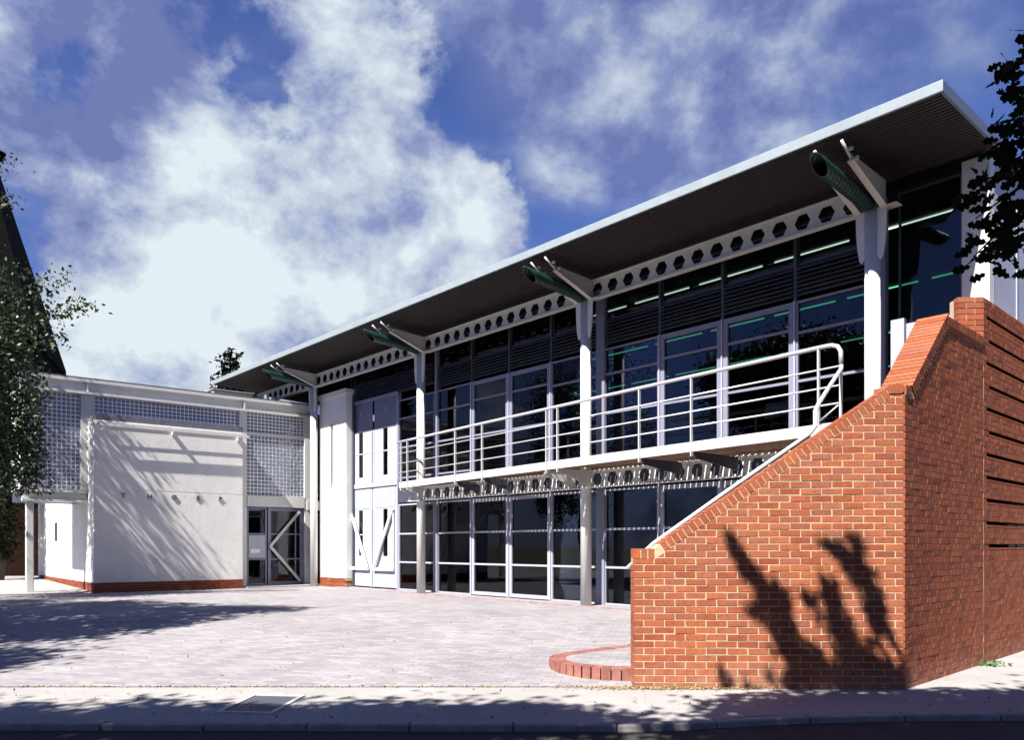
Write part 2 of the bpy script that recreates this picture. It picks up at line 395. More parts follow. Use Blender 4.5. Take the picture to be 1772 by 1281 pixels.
def leaf_mat(name, c1, c2, trans=.35):
    m = bpy.data.materials.new(name); m.use_nodes = True
    nt = m.node_tree; N, L = nt.nodes.new, nt.links.new
    b = nt.nodes['Principled BSDF']; b.inputs['Roughness'].default_value = .5
    ge = N('ShaderNodeNewGeometry'); r = N('ShaderNodeValToRGB')
    r.color_ramp.elements[0].color = (*c1, 1); r.color_ramp.elements[1].color = (*c2, 1)
    L(ge.outputs['Random Per Island'], r.inputs[0]); L(r.outputs[0], b.inputs['Base Color'])
    t = N('ShaderNodeBsdfTranslucent'); L(r.outputs[0], t.inputs[0])
    x = N('ShaderNodeMixShader'); x.inputs[0].default_value = trans
    o = nt.nodes['Material Output']; L(b.outputs[0], x.inputs[1]); L(t.outputs[0], x.inputs[2]); L(x.outputs[0], o.inputs[0])
    return m
M['leaf_birch'] = leaf_mat('birch_leaf', (.004, .008, .003), (.055, .085, .025), .2)
M['leaf_oak'] = leaf_mat('oak_leaf', (.025, .05, .014), (.06, .10, .03), .12)
M['leaf_dark'] = leaf_mat('dark_leaf', (.006, .010, .006), (.014, .022, .010), .03)
M['leaf_dark'].node_tree.nodes['Principled BSDF'].inputs['Roughness'].default_value = .9
M['leaf_dark'].node_tree.nodes['Principled BSDF'].inputs['Specular IOR Level'].default_value = .05

# ------------------------------------------------------------------ the setting: ground, road, pavement, forecourt
def zfore(x, y):                                    # the paved forecourt climbs gently from the street to the building
    return -.285 + .285 * min(1, max(0, (y - 8.9) / 6.1))
tag(MB().box(-900, 900, -900, 1500, -1.2, -.62).build('ground', M['earth']), kind='structure')
# kerb line: straight along the street, then swinging back on the right
kl = [(-60, 7.13), (-12, 7.13), (-4, 7.13), (1.1, 7.08), (1.6, 7.15), (2.3, 7.36), (3.4, 7.50), (5.2, 7.56), (12, 7.6), (60, 7.6)]
def kerby(x):
    for (a, b), (c, d) in zip(kl, kl[1:]):
        if a <= x <= c: return b + (d - b) * (x - a) / (c - a)
    return 7.6
road_poly = [(-60, -4)] + [(60, -4)] + [(x, y) for x, y in reversed(kl)]
tag(MB().prism_z(road_poly, -.6, -.372).build('road', M['road']), kind='structure')
xs = [-60, -30, -20, -12, -8, -4, -2, 0, 1.1, 1.6, 2.3, 3.4, 5.2, 8, 12, 60]
pv = MB()
for a, b in zip(xs, xs[1:]):
    pv.prism_z([(a, kerby(a) + .13), (b, kerby(b) + .13), (b, 8.86), (a, 8.86)], -.6, [-.315, -.315, -.29, -.29])
tag(pv.build('pavement', M['pavement']), kind='structure')
tag(MB().prism_z([(4.0, 8.862), (60, 8.862), (60, 60), (30, 60)], -.6, [-.29, -.29, -.1, -.1]).build('side_path', M['pavement']), kind='structure')
ke = tag(MB().box(-60, 60, 7.3, 7.35, -.6, -.45).build('kerb', M['kerb']), kind='structure')
x = -10.0
while x < 9.0:
    x2 = x + .91
    a, b = (x, kerby(x)), (x2, kerby(x2))
    j = random.uniform(-.004, .004); dy = random.uniform(-.006, .006)
    bevel(MB().prism_z([(a[0] + .004, a[1] + dy), (b[0] - .004, b[1] + dy), (b[0] - .004, b[1] + .126 + dy), (a[0] + .004, a[1] + .126 + dy)], -.6, -.309 + j).build('kerb_stone', M['kerb'], ke), .018)
    x = x2
# forecourt: sheet with the slope of the ground
nx, ny = 121, 40
X = np.linspace(-24, 12, nx); Y = np.concatenate([np.linspace(8.87, 15, 20), np.linspace(15.6, 40, 20)])
fv = []
for yy in Y:
    for xx in X:
        zz = zfore(xx, yy) + .012 * math.sin(xx * 1.3 + yy * .7) * math.sin(yy * .9) * min(1, (yy - 8.87) / 3) * (1 if yy < 19 else 0)
        fv.append((xx, yy, zz))
ff = [(j * nx + i, j * nx + i + 1, (j + 1) * nx + i + 1, (j + 1) * nx + i) for j in range(ny - 1) for i in range(nx - 1)
      if not (X[i + 1] > 4.15 + (Y[j] - 8.9) * .98)]
fm = MB().add(fv, ff)
tag(fm.build('forecourt', M['paving'], smooth=True), kind='structure')
# a row of edging bricks laid flat along the foot of the glazing
# ------------------------------------------------------------------ main building
C3 = (1.536, 16.8, 0)
BANG = -49.03
bld = thing('main_building', 'two-storey white steel and glass building with long oversailing roof and balcony', 'building', C3, BANG)
BAY = [-18, -12, -6, 0, 6]
BMAT = Matrix.Translation(C3) @ Matrix.Rotation(R(BANG), 4, 'Z')
RS = .042                                            # roof falls towards the back
def ztop(y): return 7.12 - RS * (y + 1.4)
S0, S1 = -16.9, 7.52
# roof slab with fascia, verge and ribbed soffit
roof = MB().prism_x([(-1.38, ztop(-1.38) - .10), (13, ztop(13) - .10), (13, ztop(13)), (-1.38, ztop(-1.38))], S0, S1 - .012).build('roof', M['roofing'], bld)
bevel(MB().prism_x([(-1.42, ztop(-1.42) - .128), (-1.382, ztop(-1.382) - .128), (-1.382, ztop(-1.4) + .02), (-1.42, ztop(-1.42) + .02)], S0, S1 + .03).build('fascia', M['fascia'], roof), .008)
MB().prism_x([(-1.38, ztop(-1.38) - .130), (13, ztop(13) - .130), (13, ztop(13) + .02), (-1.38, ztop(-1.38) + .02)], S1 - .01, S1 + .028).build('verge_fascia', M['verge'], roof)
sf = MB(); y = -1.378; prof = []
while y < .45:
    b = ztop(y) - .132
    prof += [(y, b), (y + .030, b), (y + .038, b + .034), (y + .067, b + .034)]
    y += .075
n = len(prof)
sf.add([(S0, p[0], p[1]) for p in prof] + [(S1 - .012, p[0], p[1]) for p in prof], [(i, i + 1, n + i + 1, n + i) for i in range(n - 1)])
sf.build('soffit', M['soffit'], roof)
# ceiling and the dark rooms behind the glass
box('ceiling', M['dark_interior'], bld, -16.5, 7.35, .46, 12.6, 6.28, 6.30) if False else None
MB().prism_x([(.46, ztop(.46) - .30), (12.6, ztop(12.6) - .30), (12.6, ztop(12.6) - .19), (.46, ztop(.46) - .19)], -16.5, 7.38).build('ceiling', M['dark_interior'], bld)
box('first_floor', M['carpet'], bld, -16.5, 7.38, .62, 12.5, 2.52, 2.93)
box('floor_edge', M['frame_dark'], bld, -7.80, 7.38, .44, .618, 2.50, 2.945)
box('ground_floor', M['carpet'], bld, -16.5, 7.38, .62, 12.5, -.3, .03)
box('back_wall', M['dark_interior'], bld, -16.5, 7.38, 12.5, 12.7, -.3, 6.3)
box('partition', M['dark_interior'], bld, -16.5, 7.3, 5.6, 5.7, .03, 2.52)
box('side_wall', M['cladding'], bld, -16.7, -16.5, .3, 12.7, -.3, 6.3)
ew = box('end_wall', M['cladding'], bld, 7.38, 7.46, .62, 12.7, -.3, ztop(12.7) - .2)
MB().prism_x([(.62, 6.2), (12.7, ztop(12.7) - .21), (12.7, ztop(12.7) - .21), (.62, ztop(.62) - .2)], 7.385, 7.455).build('end_wall_head', M['cladding'], bld)
for yy in (1.55, 3.1, 4.65):
    box('cladding_joint', M['frame_white'], ew, 7.455, 7.475, yy - .02, yy + .02, 0, 6.4)
bevel(box('end_pier', M['white_paint'], bld, 7.10, 7.47, .42, .615, -.3, ztop(.5) - .21), .01)

# columns with forked brackets, tie rods and a green rain pipe between them
for s in BAY[1:]:
    g0 = -.30
    c = MB()
    c.tube([(s, 0, g0), (s, 0, 6.42)], .115, 28)
    co = c.build('column', M['white_paint'], bld, True)
    for sg in (-1, 1):
        gx = s + sg * .20
        # gusset: a curved plate that flares from the column to the bracket
        prof = [(0.0, 5.62), (.05, 5.56), (.10, 5.60), (.145, 5.78), (.17, 6.02), (.185, 6.36), (0.0, 6.36)]
        MB().prism_y([(s + sg * (.10 + .75 * a), z) for a, z in (prof if sg > 0 else prof[::-1])], -.06, -.035).build('gusset', M['white_paint'], co)
        arm = MB()
        arm.prism_x([(-.02, 6.33), (-1.08, 6.70), (-1.12, 6.80), (-.02, 6.74)][::-1], gx - .008, gx + .008)
        arm.add([(gx - .05, -.02, 6.318), (gx + .05, -.02, 6.318), (gx + .05, -1.10, 6.694), (gx - .05, -1.10, 6.694),
                 (gx - .05, -.02, 6.332), (gx + .05, -.02, 6.332), (gx + .05, -1.10, 6.708), (gx - .05, -1.10, 6.708)],
                [(0, 1, 2, 3), (7, 6, 5, 4), (0, 4, 5, 1), (1, 5, 6, 2), (2, 6, 7, 3), (3, 7, 4, 0)])
        arm.build('bracket_arm', M['white_paint'], co)
        rod = MB(); rod.tube([(gx, -1.06, 6.72), (gx - .0, -1.36, 6.90)], .02, 8)
        rod.tube([(gx - .05, -1.02, 6.745), (gx + .07, -1.02, 6.745)], .035, 10)
        rod.tube([(gx - .02, -1.16, 6.84), (gx + .06, -1.16, 6.84)], .028, 10)
        rod.build('tie_rod', M['white_paint'], co, True)
    tip = MB(); tip.prism_y([(s + .19, 6.335), (s + .40, 6.335), (s + .40, 6.345), (s + .19, 6.345)], -.1, .1); tip.build('cap_plate', M['white_paint'], co)
    # corrugated pipe, cut on the slant at its outer end
    p = MB(); nseg = 46; nr = 20; rings = []
    p0, p1 = Vector((s - .02, -.12, 6.44)), Vector((s - .02, -1.58, 6.575))
    ax = (p1 - p0).normalized(); up = Vector((0, -ax.z, ax.y)); up = up if up.z > 0 else -up; sd = Vector((1, 0, 0))
    for i in range(nseg + 1):
        t = i / nseg; rr = .102 + .008 * math.sin(t * 2 * math.pi * 15)
        rings.append([p0.lerp(p1, t) + (sd * math.cos(a) + up * math.sin(a)) * rr + ax * (.16 * math.sin(a) * t) for a in [2 * math.pi * k / nr for k in range(nr)]])
    vs = [q for g in rings for q in g]
    fs = [(i * nr + k, i * nr + (k + 1) % nr, (i + 1) * nr + (k + 1) % nr, (i + 1) * nr + k) for i in range(nseg) for k in range(nr)] + [tuple(range(nr))]
    pm = p.add(vs, fs).build('rain_pipe', M['pipe'], bld, True)
    sm = pm.modifiers.new('wall', 'SOLIDIFY'); sm.thickness = .01; sm.offset = 1

def castellated(name, x0, x1, y, z0, h, ncell, parent, margin=.0, hw=.142, hb=.072, hk=.122):
    b = MB(); t = .012; p = (x1 - x0) / ncell
    for i in range(ncell):
        a = x0 + i * p; c = a + p / 2; m = z0 + h / 2
        outer = [(a, z0), (a + p, z0), (a + p, m), (a + p, z0 + h), (a, z0 + h), (a, m)]
        hexa = [(c - hb, m - hk), (c + hb, m - hk), (c + hw, m), (c + hb, m + hk), (c - hb, m + hk), (c - hw, m)]
        vs = [(q[0], y - t / 2, q[1]) for q in outer + hexa] + [(q[0], y + t / 2, q[1]) for q in outer + hexa]
        fr = [(0, 1, 7, 6), (1, 2, 8, 7), (2, 3, 9, 8), (3, 4, 10, 9), (4, 5, 11, 10), (5, 0, 6, 11)]
        b.add(vs, fr + [tuple(k + 12 for k in q[::-1]) for q in fr] + [(6 + k, 6 + (k + 1) % 6, 18 + (k + 1) % 6, 18 + k) for k in range(6)])
    b.box(x0, x1, y - .07, y + .07, z0 - .014, z0)
    b.box(x0, x1, y - .07, y + .07, z0 + h, z0 + h + .014)
    return b.build(name, M['white_paint'], parent)
for a, b_ in zip(BAY, BAY[1:]):
    castellated('castellated_beam', max(a, -16.4) + .12, b_ - .12, 0, 6.345, .37, 14 if a > -18 else 10, bld)
box('ceiling_rail', M['white_paint'], bld, -16.3, 5.9, .30, .33, 6.45, 6.475)
for a, b_ in zip(BAY[2:], BAY[3:]):
    castellated('lower_beam', a + .12, b_ - .12, 0, 2.475, .33, 14, bld)

# ---- glazing
GY = .5
def window(name, x0, x1, z0, z1, trans=(), fm='frame', w=.045, gl='glass', d=.07, parent=bld, gy=GY, thick=None):
    f = MB()
    f.box(x0, x0 + w, gy - d / 2, gy + d / 2, z0, z1); f.box(x1 - w, x1, gy - d / 2, gy + d / 2, z0, z1)
    f.box(x0 + w, x1 - w, gy - d / 2, gy + d / 2, z0, z0 + w); f.box(x0 + w, x1 - w, gy - d / 2, gy + d / 2, z1 - w, z1)
    for t in trans: f.box(x0 + w, x1 - w, gy - d / 2 + .002, gy + d / 2, t - .022, t + .022)
    fo = f.build(name, M[fm], parent)
    lv = [z0 + w] + list(trans) + [z1 - w]
    for a, b in zip(lv, lv[1:]):
        box('pane', M[gl], fo, x0 + w, x1 - w, gy + .004, gy + .014, a + (.022 if a in trans else 0), b - (.022 if b in trans else 0))
    return fo
def bay(a, x1s=None):
    """ground and first floor glazing of one 6 m bay that starts at s = a"""
    m = [a + .06, a + 1.55, a + 3.0, a + 4.45, a + 5.94]
    for i in range(4):
        d = i in (1, 2)
        window('glazed_door' if d else 'window', m[i] + .02, m[i + 1] - .02, .05 if d else .03, 2.46, (.82, 1.62), 'frame_white', .085 if d else .04)
        window('glazed_door' if d else 'window', m[i] + .02, m[i + 1] - .02, 2.97, 5.42, ((4.06, 4.88) if not d else (4.06, 4.95)) if i != 0 else (3.2, 4.06, 4.88), 'frame', .095 if d else .035)
        # dark louvres over the doors, then the high lights
        lv = MB()
        for k in range(7):
            z = 5.50 + k * .075
            lv.add([(m[i] + .03, GY - .07, z), (m[i + 1] - .03, GY - .07, z), (m[i + 1] - .03, GY + .0, z + .06), (m[i] + .03, GY + .0, z + .06),
                    (m[i] + .03, GY - .066, z - .006), (m[i + 1] - .03, GY - .066, z - .006), (m[i + 1] - .03, GY + .004, z + .054), (m[i] + .03, GY + .004, z + .054)],
                   [(0, 1, 2, 3), (7, 6, 5, 4), (0, 4, 5, 1), (1, 5, 6, 2), (2, 6, 7, 3), (3, 7, 4, 0)])
        lv.build('louvre', M['frame_dark'], bld)
        window('high_light', m[i] + .02, m[i + 1] - .02, 6.03, 6.72, (), 'frame_dark', .03, d=.05, gy=GY + .04)
    for k, x in enumerate(m):
        w = .10 if k in (0, 4) else .03
        box('mullion', M['frame'] if k in (0, 4) else M['frame_white'], bld, x - w / 2 - .018 * (k in (0, 4)), x + w / 2, GY - .06, GY + .06, -.1, 5.43 if k not in (0, 4) else 6.7)
        if k not in (0, 4): box('mullion_in_eave_shade', M['frame_dark'], bld, x - .03, x + .03, GY - .03, GY + .07, 5.43, 6.7)  # same mullion, top part coloured dark to stand for the eave shadow
for a in (-6, 0): bay(a)
# bay on the left of the second column: narrow glazing beside the panelled doors
window('window', -7.80, -6.06, .03, 2.46, (.82, 1.62), 'frame_white', .04)
window('window', -7.80, -6.06, 2.97, 5.42, (3.2, 4.06, 4.88), 'frame', .035)
window('high_light', -10.55, -6.06, 5.66, 6.72, (), 'frame_dark', .03, gy=GY + .04)
lv = MB()
for k in range(7):
    z = 5.70 + k * .075
    lv.add([(-10.5, GY - .07, z), (-6.1, GY - .07, z), (-6.1, GY, z + .06), (-10.5, GY, z + .06), (-10.5, GY - .066, z - .006), (-6.1, GY - .066, z - .006), (-6.1, GY + .004, z + .054), (-10.5, GY + .004, z + .054)],
           [(0, 1, 2, 3), (7, 6, 5, 4), (0, 4, 5, 1), (1, 5, 6, 2), (2, 6, 7, 3), (3, 7, 4, 0)])
lv.build('louvre', M['frame_dark'], bld)
# end bay beyond the last column
window('glazed_door', 6.30, 7.08, .05, 2.46, (1.62,), 'frame_white', .06)
window('glazed_door', 6.30, 7.08, 2.97, 4.66, (4.06,), 'frame_white', .09)
window('high_light', 6.16, 7.08, 4.68, 6.72, (), 'frame_dark', .03, d=.05, gy=GY + .04)
box('mullion', M['frame_white'], bld, 6.08, 6.28, GY - .07, GY + .07, -.3, 4.75)

# tall panelled doors with slit lights, two storeys, between the pier and the glazing
DX = [-10.56, -9.20, -7.84]
box('door_frame', M['frame'], bld, -10.66, -10.56, GY - .07, GY + .07, -.1, 5.68)
box('door_frame', M['frame_white'], bld, -10.56, -7.80, GY - .07, GY + .06, 3.02, 3.16)
box('door_frame', M['frame'], bld, -10.56, -7.80, GY - .06, GY + .06, 5.60, 5.68)
box('door_frame', M['frame_white'], bld, -7.84, -7.80, GY - .065, GY + .065, -.1, 5.60)
for i in (0, 1):
    a, b = DX[i] + .02, DX[i + 1] - .02
    mid = (a + b) / 2 + (.0 if i == 0 else .02)
    for (z0, z1, sz0, sz1, zb) in ((3.17, 5.60, 3.35, 4.72, 4.06), (.06, 3.01, .98, 2.36, 1.62)):
        d = MB()
        w = .12
        d.box(a, mid - w, GY - .03, GY + .03, z0, sz1); d.box(mid + w, b, GY - .03, GY + .03, z0, sz1)
        d.box(mid - w, mid + w, GY - .03, GY + .03, z0, sz0)
        d.box(a, b, GY - .03, GY + .03, sz1, z1 if z0 < 1 else sz1 + .04)
        do = d.build('panelled_door', M['panel_white'], bld)
        box('slit_pane', M['glass'], do, mid - w, mid + w, GY - .005, GY + .005, sz0, sz1)
        box('glazing_bar', M['frame_white'], do, a, b, GY - .036, GY - .031, zb - .02, zb + .02)
        box('stile', M['panel_blue'], do, a - .0, a + .09, GY - .042, GY - .031, z0, sz1)
        box('stile', M['panel_blue'], do, b - .09, b, GY - .042, GY - .031, z0, sz1)
        if z0 > 1:
            box('top_light', M['top_light'], do, a + .03, b - .03, GY - .004, GY + .006, sz1 + .06, z1)
            MB().tube([(mid + .02, GY - .02, 5.28), (mid + .02, GY - .006, 5.28)], .10, 20).build('roundel', M['frame'], do)
        else:
            box('rail_panel', M['panel_blue'], do, a + .092, b - .092, GY - .040, GY - .031, 2.40, 3.0)
            box('rail_panel', M['panel_blue'], do, a + .092, b - .092, GY - .040, GY - .031, .07, .60)
            q = MB(); yb = GY - .09
            xo, xi = (a + .16, b - .16) if i == 0 else (b - .16, a + .16)
            q.bar((xo, yb, 2.34), (xi, yb - .03, .62), .10, .05)
            q.bar((min(xo, xi) - .05, yb, .60), (max(xo, xi) + .05, yb, .60), .09, .06)
            q.bar((xo, yb + .02, 2.36), (xo, yb + .02, .62), .05, .03)
            q.build('brace_handle', M['white_paint'], do)

# white rendered pier with a slit, beside the first column
pr = MB()
for (x0, x1, z0, z1) in ((-12.0, -11.28, .30, 5.95), (-11.12, -10.30, .30, 5.95), (-11.28, -11.12, .30, 3.05), (-11.28, -11.12, 5.12, 5.95)):
    pr.box(x0, x1, .20, .52, z0, z1)
pier = pr.build('rendered_pier', M['white_render'], bld)
box('slit_pane', M['glass'], pier, -11.28, -11.12, .40, .42, 3.05, 5.12)
bevel(box('cap', M['white_paint'], pier, -12.06, -10.26, .15, .55, 5.95, 6.10), .01)
box('pier_return', M['white_render'], pier, -10.50, -10.30, .52, 1.0, .30, 5.95)
pl = MB()
for k in range(4):
    for i in range(8):
        x0 = -11.98 + i * .225 - (.112 if k % 2 else 0)
        x1 = min(x0 + .215, -10.27); x0 = max(x0, -12.0)
        if x1 - x0 > .04: pl.box(x0, x1, .17, .5, -.005 + k * .075, .06 + k * .075)
tag(pl.build('plinth_bricks', M['plinth_brick'], pier), kind='stuff')
box('plinth_core', M['mortar'], pier, -11.99, -10.28, .18, .5, -.05, .298)
box('downpipe', M['frame_dark'], bld, -10.28, -10.22, .40, .46, 0, 5.9)
# paved apron and brick edging at the foot of the glazing
ap = tag(MB().box(-10.6, 7.4, -.02, .44, -.2, .028).build('apron', M['kerb']), kind='structure'); ap.parent = None
ap.matrix_world = BMAT
x = -7.6; eb = MB().box(0, .205, 0, .10, -.06, .036).mesh('edging_brick', M['edging'])
while x < 7.0:
    link('edging_brick', eb, ap, (x, -.13, random.uniform(-.003, .003))); x += .215

# ---- balcony: tapering deck of timber boards behind a white steel edge
def ob(s): return -(.41 + (s + 6.0) * .0935)          # outer edge of the balcony at s (local y)
BS0, BS1 = -6.35, 6.45
bal = MB()
n = 24
for i in range(n):
    a = BS0 + (BS1 - BS0) * i / n; b = BS0 + (BS1 - BS0) * (i + 1) / n
    bal.prism_z([(a, ob(a) - .06), (b, ob(b) - .06), (b, ob(b) - .012), (a, ob(a) - .012)], 2.80, 2.955)
bal.box(BS0, BS1, .36, .42, 2.83, 2.94)
bal.box(BS0 - .03, BS0, ob(BS0) - .06, .42, 2.80, 2.95)
balo = bal.build('balcony', M['white_paint'], bld)
x = BS0 + .03
while x < BS1 - .1:
    wv = .101
    MB().prism_z([(x, ob(x) - .010), (x + wv, ob(x + wv) - .010), (x + wv, .355), (x, .355)], 2.885 + random.uniform(-.002, .002), 2.925).build('deck_board', M['timber'], balo)
    x += .128
for s in (-6, 0, 6):
    e = ob(s) + .0
    k = MB()
    k.prism_x([(-.10, 2.46), (-.10, 2.80), (e, 2.80), (e, 2.72), (e * .55, 2.62), (-.22, 2.46)], s - .24, s - .225)
    k.prism_x([(-.10, 2.46), (-.10, 2.80), (e, 2.80), (e, 2.72), (e * .55, 2.62), (-.22, 2.46)], s + .225, s + .24)
    k.box(s - .27, s + .27, -.25, -.10, 2.445, 2.46)
    k.build('bracket', M['white_paint'], balo)
PO = [-6.23, -5.88, -3.54, -2.40, -.08, .27, 2.52, 3.70, 6.0]
for s in PO:
    e = ob(s)
    if abs(abs(s) - 3.1) < .8: MB().prism_x([(e - .01, 2.70), (-.1, 2.56), (-.1, 2.80), (e - .01, 2.80)], s - .008, s + .008).build('post_bracket', M['frame_dark'], balo)
# railing
rp = [(s, ob(s) - .085, 4.01) for s in np.linspace(-6.42, 6.08, 12)]
e = ob(6.2) - .085
rp += [(6.20, e, 4.005), (6.29, e - .012, 3.97), (6.335, e - .02, 3.90), (6.345, e - .02, 3.72)]
rl = MB(); rl.tube(rp, .030, 12)
rail = rl.build('railing', M['steel'], bld, True)
for s in PO:
    MB().box(s - .011, s + .011, ob(s) - .11, ob(s) - .062, 2.72, 3.985).build('post', M['steel'], rail)
box('post', M['steel'], rail, 6.325, 6.355, e - .04, e + .0, 2.75, 3.74)
for z in (3.20, 3.44, 3.70):
    MB().tube([(s, ob(s) - .088, z) for s in (-6.36, 0, 6.33)], .013, 8).build('rail', M['steel'], rail, True)
MB().tube([(6.0, ob(6) - .09, 2.98), (6.33, e, 3.2)], .012, 8).build('rail', M['steel'], rail, True)
# ------------------------------------------------------------------ lamps and things inside
def to_world(s, y, z): return BMAT @ Vector((s, y, z))
rows = [(1.35, 'tube_a', 'nearest the glass'), (4.1, 'tube_b', 'second from glass'), (7.0, 'tube_b', 'third from glass'), (10.0, 'tube_b', 'deep inside')]
tm = {}
for k in ('tube_a', 'tube_b'):
    tm[k] = (MB().tube([(0, 0, 0), (1.42, 0, 0)], .015, 8).mesh('tube', M[k]), MB().box(-.02, 1.44, -.04, .04, .03, .09).mesh('fitting', M['frame_dark']))
for y, mk, wd in rows:
    s = -10.4 + (y * .37) % 1; cnt = {}
    while s < 6.0:
        side = 'left of second column' if s < -6.4 else ('behind middle window bay' if s < -.4 else 'behind right window bay')
        p = to_world(s, y, ztop(y) - .47)
        cnt[side] = cnt.get(side, 0) + 1
        t = thing('tube_light', 'lit %s tube light %s, %s from left, row %s' % ('yellow' if mk == 'tube_a' else 'green', side, ('first', 'second', 'third', 'fourth', 'fifth')[cnt[side] - 1], wd), 'lamp', p, BANG, 'tube lights under the upper ceiling')
        link('tube', tm[mk][0], t); link('fitting', tm[mk][1], t)
        MB().box(.58, .62, -.015, .015, .09, .17).build('hanger', M['frame_dark'], t)
        s += 1.68
def desk(s, y, w, lab):
    t = thing('drawing_board', lab, 'board', to_world(s, y, 2.93), BANG, None)
    b = MB().prism_y([(0, .64), (w, .70), (w - .12, .93), (.04, .92)], 0, .05)
    b.build('board', M['green_table'], t)
    for x in (.1, w - .2): box('leg', M['frame'], t, x, x + .04, .06, .10, 0, .8)
desk(1.34, .95, .60, 'upright white drawing board behind the left leaf of the balcony doors')
desk(3.56, .95, .60, 'upright white drawing board behind the right leaf of the balcony doors')
t = thing('waste_bin', 'small red bin seen through the ground floor doors', 'bin', to_world(-1.95, 1.2, .03), BANG)
MB().tube([(0, 0, 0), (0, 0, .34)], [.10, .13], 14, cap=False).build('bin_body', M['red'], t, True); MB().tube([(0, 0, .33), (0, 0, .35)], [.135, .135], 14).build('rim', M['red'], t)
t = thing('wicker_basket', 'brown wicker basket on the floor behind the ground floor window', 'basket', to_world(-1.0, .85, .03), BANG)
MB().tube([(0, 0, 0), (0, 0, .05), (0, 0, .2)], [.22, .24, .28], 16, cap=False).build('basket_body', M['wicker'], t, True); MB().tube([(0, 0, .19), (0, 0, .22)], [.29, .29], 16).build('rim', M['wicker'], t)

# ------------------------------------------------------------------ entrance wing
W0 = (-6.34, 25.87, 0); WANG = 39.0
WM = Matrix.Translation(W0) @ Matrix.Rotation(R(WANG), 4, 'Z')
wing = thing('entrance_wing', 'low white rendered entrance wing with glass block walls and glazed door', 'building', W0, WANG)
PX0, PX1, PB = -6.38, -2.30, .80
pb = MB(); pb.box(PX0, PX1, 0, PB, .27, 2.805); pb.box(PX0, PX1, 0, PB, 2.825, 4.70); pb.box(PX0 + .01, PX1 - .01, .01, PB, 2.80, 2.83)
panel = bevel(pb.build('rendered_panel', M['white_render'], wing), .006)
bevel(box('flashing', M['flashing'], panel, PX0 + .06, PX1 + .02, .02, PB, 4.70, 4.88), .01)
def glass_blocks(x0, x1, y, z0, z1, p=.116):
    nx, nz = max(1, round((x1 - x0) / p)), max(1, round((z1 - z0) / p)); px, pz = (x1 - x0) / nx, (z1 - z0) / nz
    j = box('block_panel', M['block_joint'], wing, x0, x1, y, y + .08, z0, z1)
    b = MB()
    for i in range(nx):
        for k in range(nz):
            a, c = x0 + i * px, z0 + k * pz; g = .013; h = .026; d = .006 + random.uniform(0, .004)
            tl = random.uniform(-.002, .002)
            b.add([(a + g, y - .001, c + g), (a + px - g, y - .001, c + g), (a + px - g, y - .001, c + pz - g), (a + g, y - .001, c + pz - g),
                   (a + h, y - d - tl, c + h), (a + px - h, y - d + tl, c + h), (a + px - h, y - d + tl, c + pz - h), (a + h, y - d - tl, c + pz - h)],
                  [(4, 5, 6, 7), (0, 1, 5, 4), (1, 2, 6, 5), (2, 3, 7, 6), (3, 0, 4, 7)])
    o = b.build('glass_blocks', M['block'], j); o['kind'] = 'stuff'
    return o
glass_blocks(-7.92, -6.56, PB, 2.82, 5.46)
glass_blocks(-6.20, -2.14, PB, 4.92, 5.46)
glass_blocks(-1.88, .02, PB, 2.88, 4.76)
glass_blocks(-1.88, .02, PB, 4.86, 5.50)
for (a, b, z0, z1) in ((-6.55, -6.21, 2.82, 5.46), (-2.13, -1.89, .0, 5.50)): bevel(box('post', M['white_paint'], wing, a, b, PB - .06, PB + .12, z0, z1), .008)
bevel(box('post', M['white_paint'], wing, .03, .30, PB - .06, PB + .3, 0, 5.5), .008)
box('transom', M['white_paint'], wing, -1.88, .02, PB - .05, PB + .1, 4.77, 4.85)
# steel edge beam under the flat roof, beam over the undercroft, lintel over the door
rbm = MB(); rbm.box(-8.0, .45, PB - .18, PB + .2, 5.80, 5.88); rbm.box(-8.0, .45, PB - .06, PB + .08, 5.54, 5.80); rbm.box(-8.0, .45, PB - .18, PB + .2, 5.47, 5.54)
for x in (-6.4, -2.0): rbm.box(x - .02, x + .02, PB - .17, PB - .06, 5.54, 5.80)
rbm.build('roof_beam', M['white_paint'], wing)
box('wing_roof', M['roofing'], wing, -8.0, .3, PB - .15, 2.6, 5.882, 5.93)
box('wing_roof', M['roofing'], wing, PX0, .3, 2.602, 8.6, 5.882, 5.93)
box('wing_roof_body', M['white_render'], wing, PX0 + .1, .0, PB + .3, 8.5, 5.5, 5.878)
lb = MB(); lb.box(-7.95, PX0 - .02, PB - .14, PB + .14, 2.74, 2.80); lb.box(-7.95, PX0 - .02, PB - .03, PB + .05, 2.54, 2.74); lb.box(-7.95, PX0 - .02, PB - .14, PB + .14, 2.48, 2.54)
lb.build('lower_beam', M['white_paint'], wing)
box('upper_floor', M['frame_dark'], wing, -7.95, -.1, PB + .15, 2.5, 2.5, 2.8)
box('rear_wall', M['white_render'], wing, PX0, 0, 8.4, 8.6, 0, 5.5)
box('left_wall', M['white_render'], wing, -7.97, -7.87, PB + .1, 2.5, 2.8, 5.5)
box('left_wall', M['white_render'], wing, PX0, PX0 + .25, 2.5, 8.4, 2.502, 5.5)
box('left_wall', M['white_render'], wing, -7.87, PX0, 2.4, 2.5, 2.8, 5.5)
box('lintel', M['white_paint'], wing, -1.88, .02, PB - .08, PB + .2, 2.52, 2.87)
bevel(box('pilotis', M['white_paint'], wing, -7.86, -7.68, PB - .09, PB + .09, -.1, 2.48), .02)
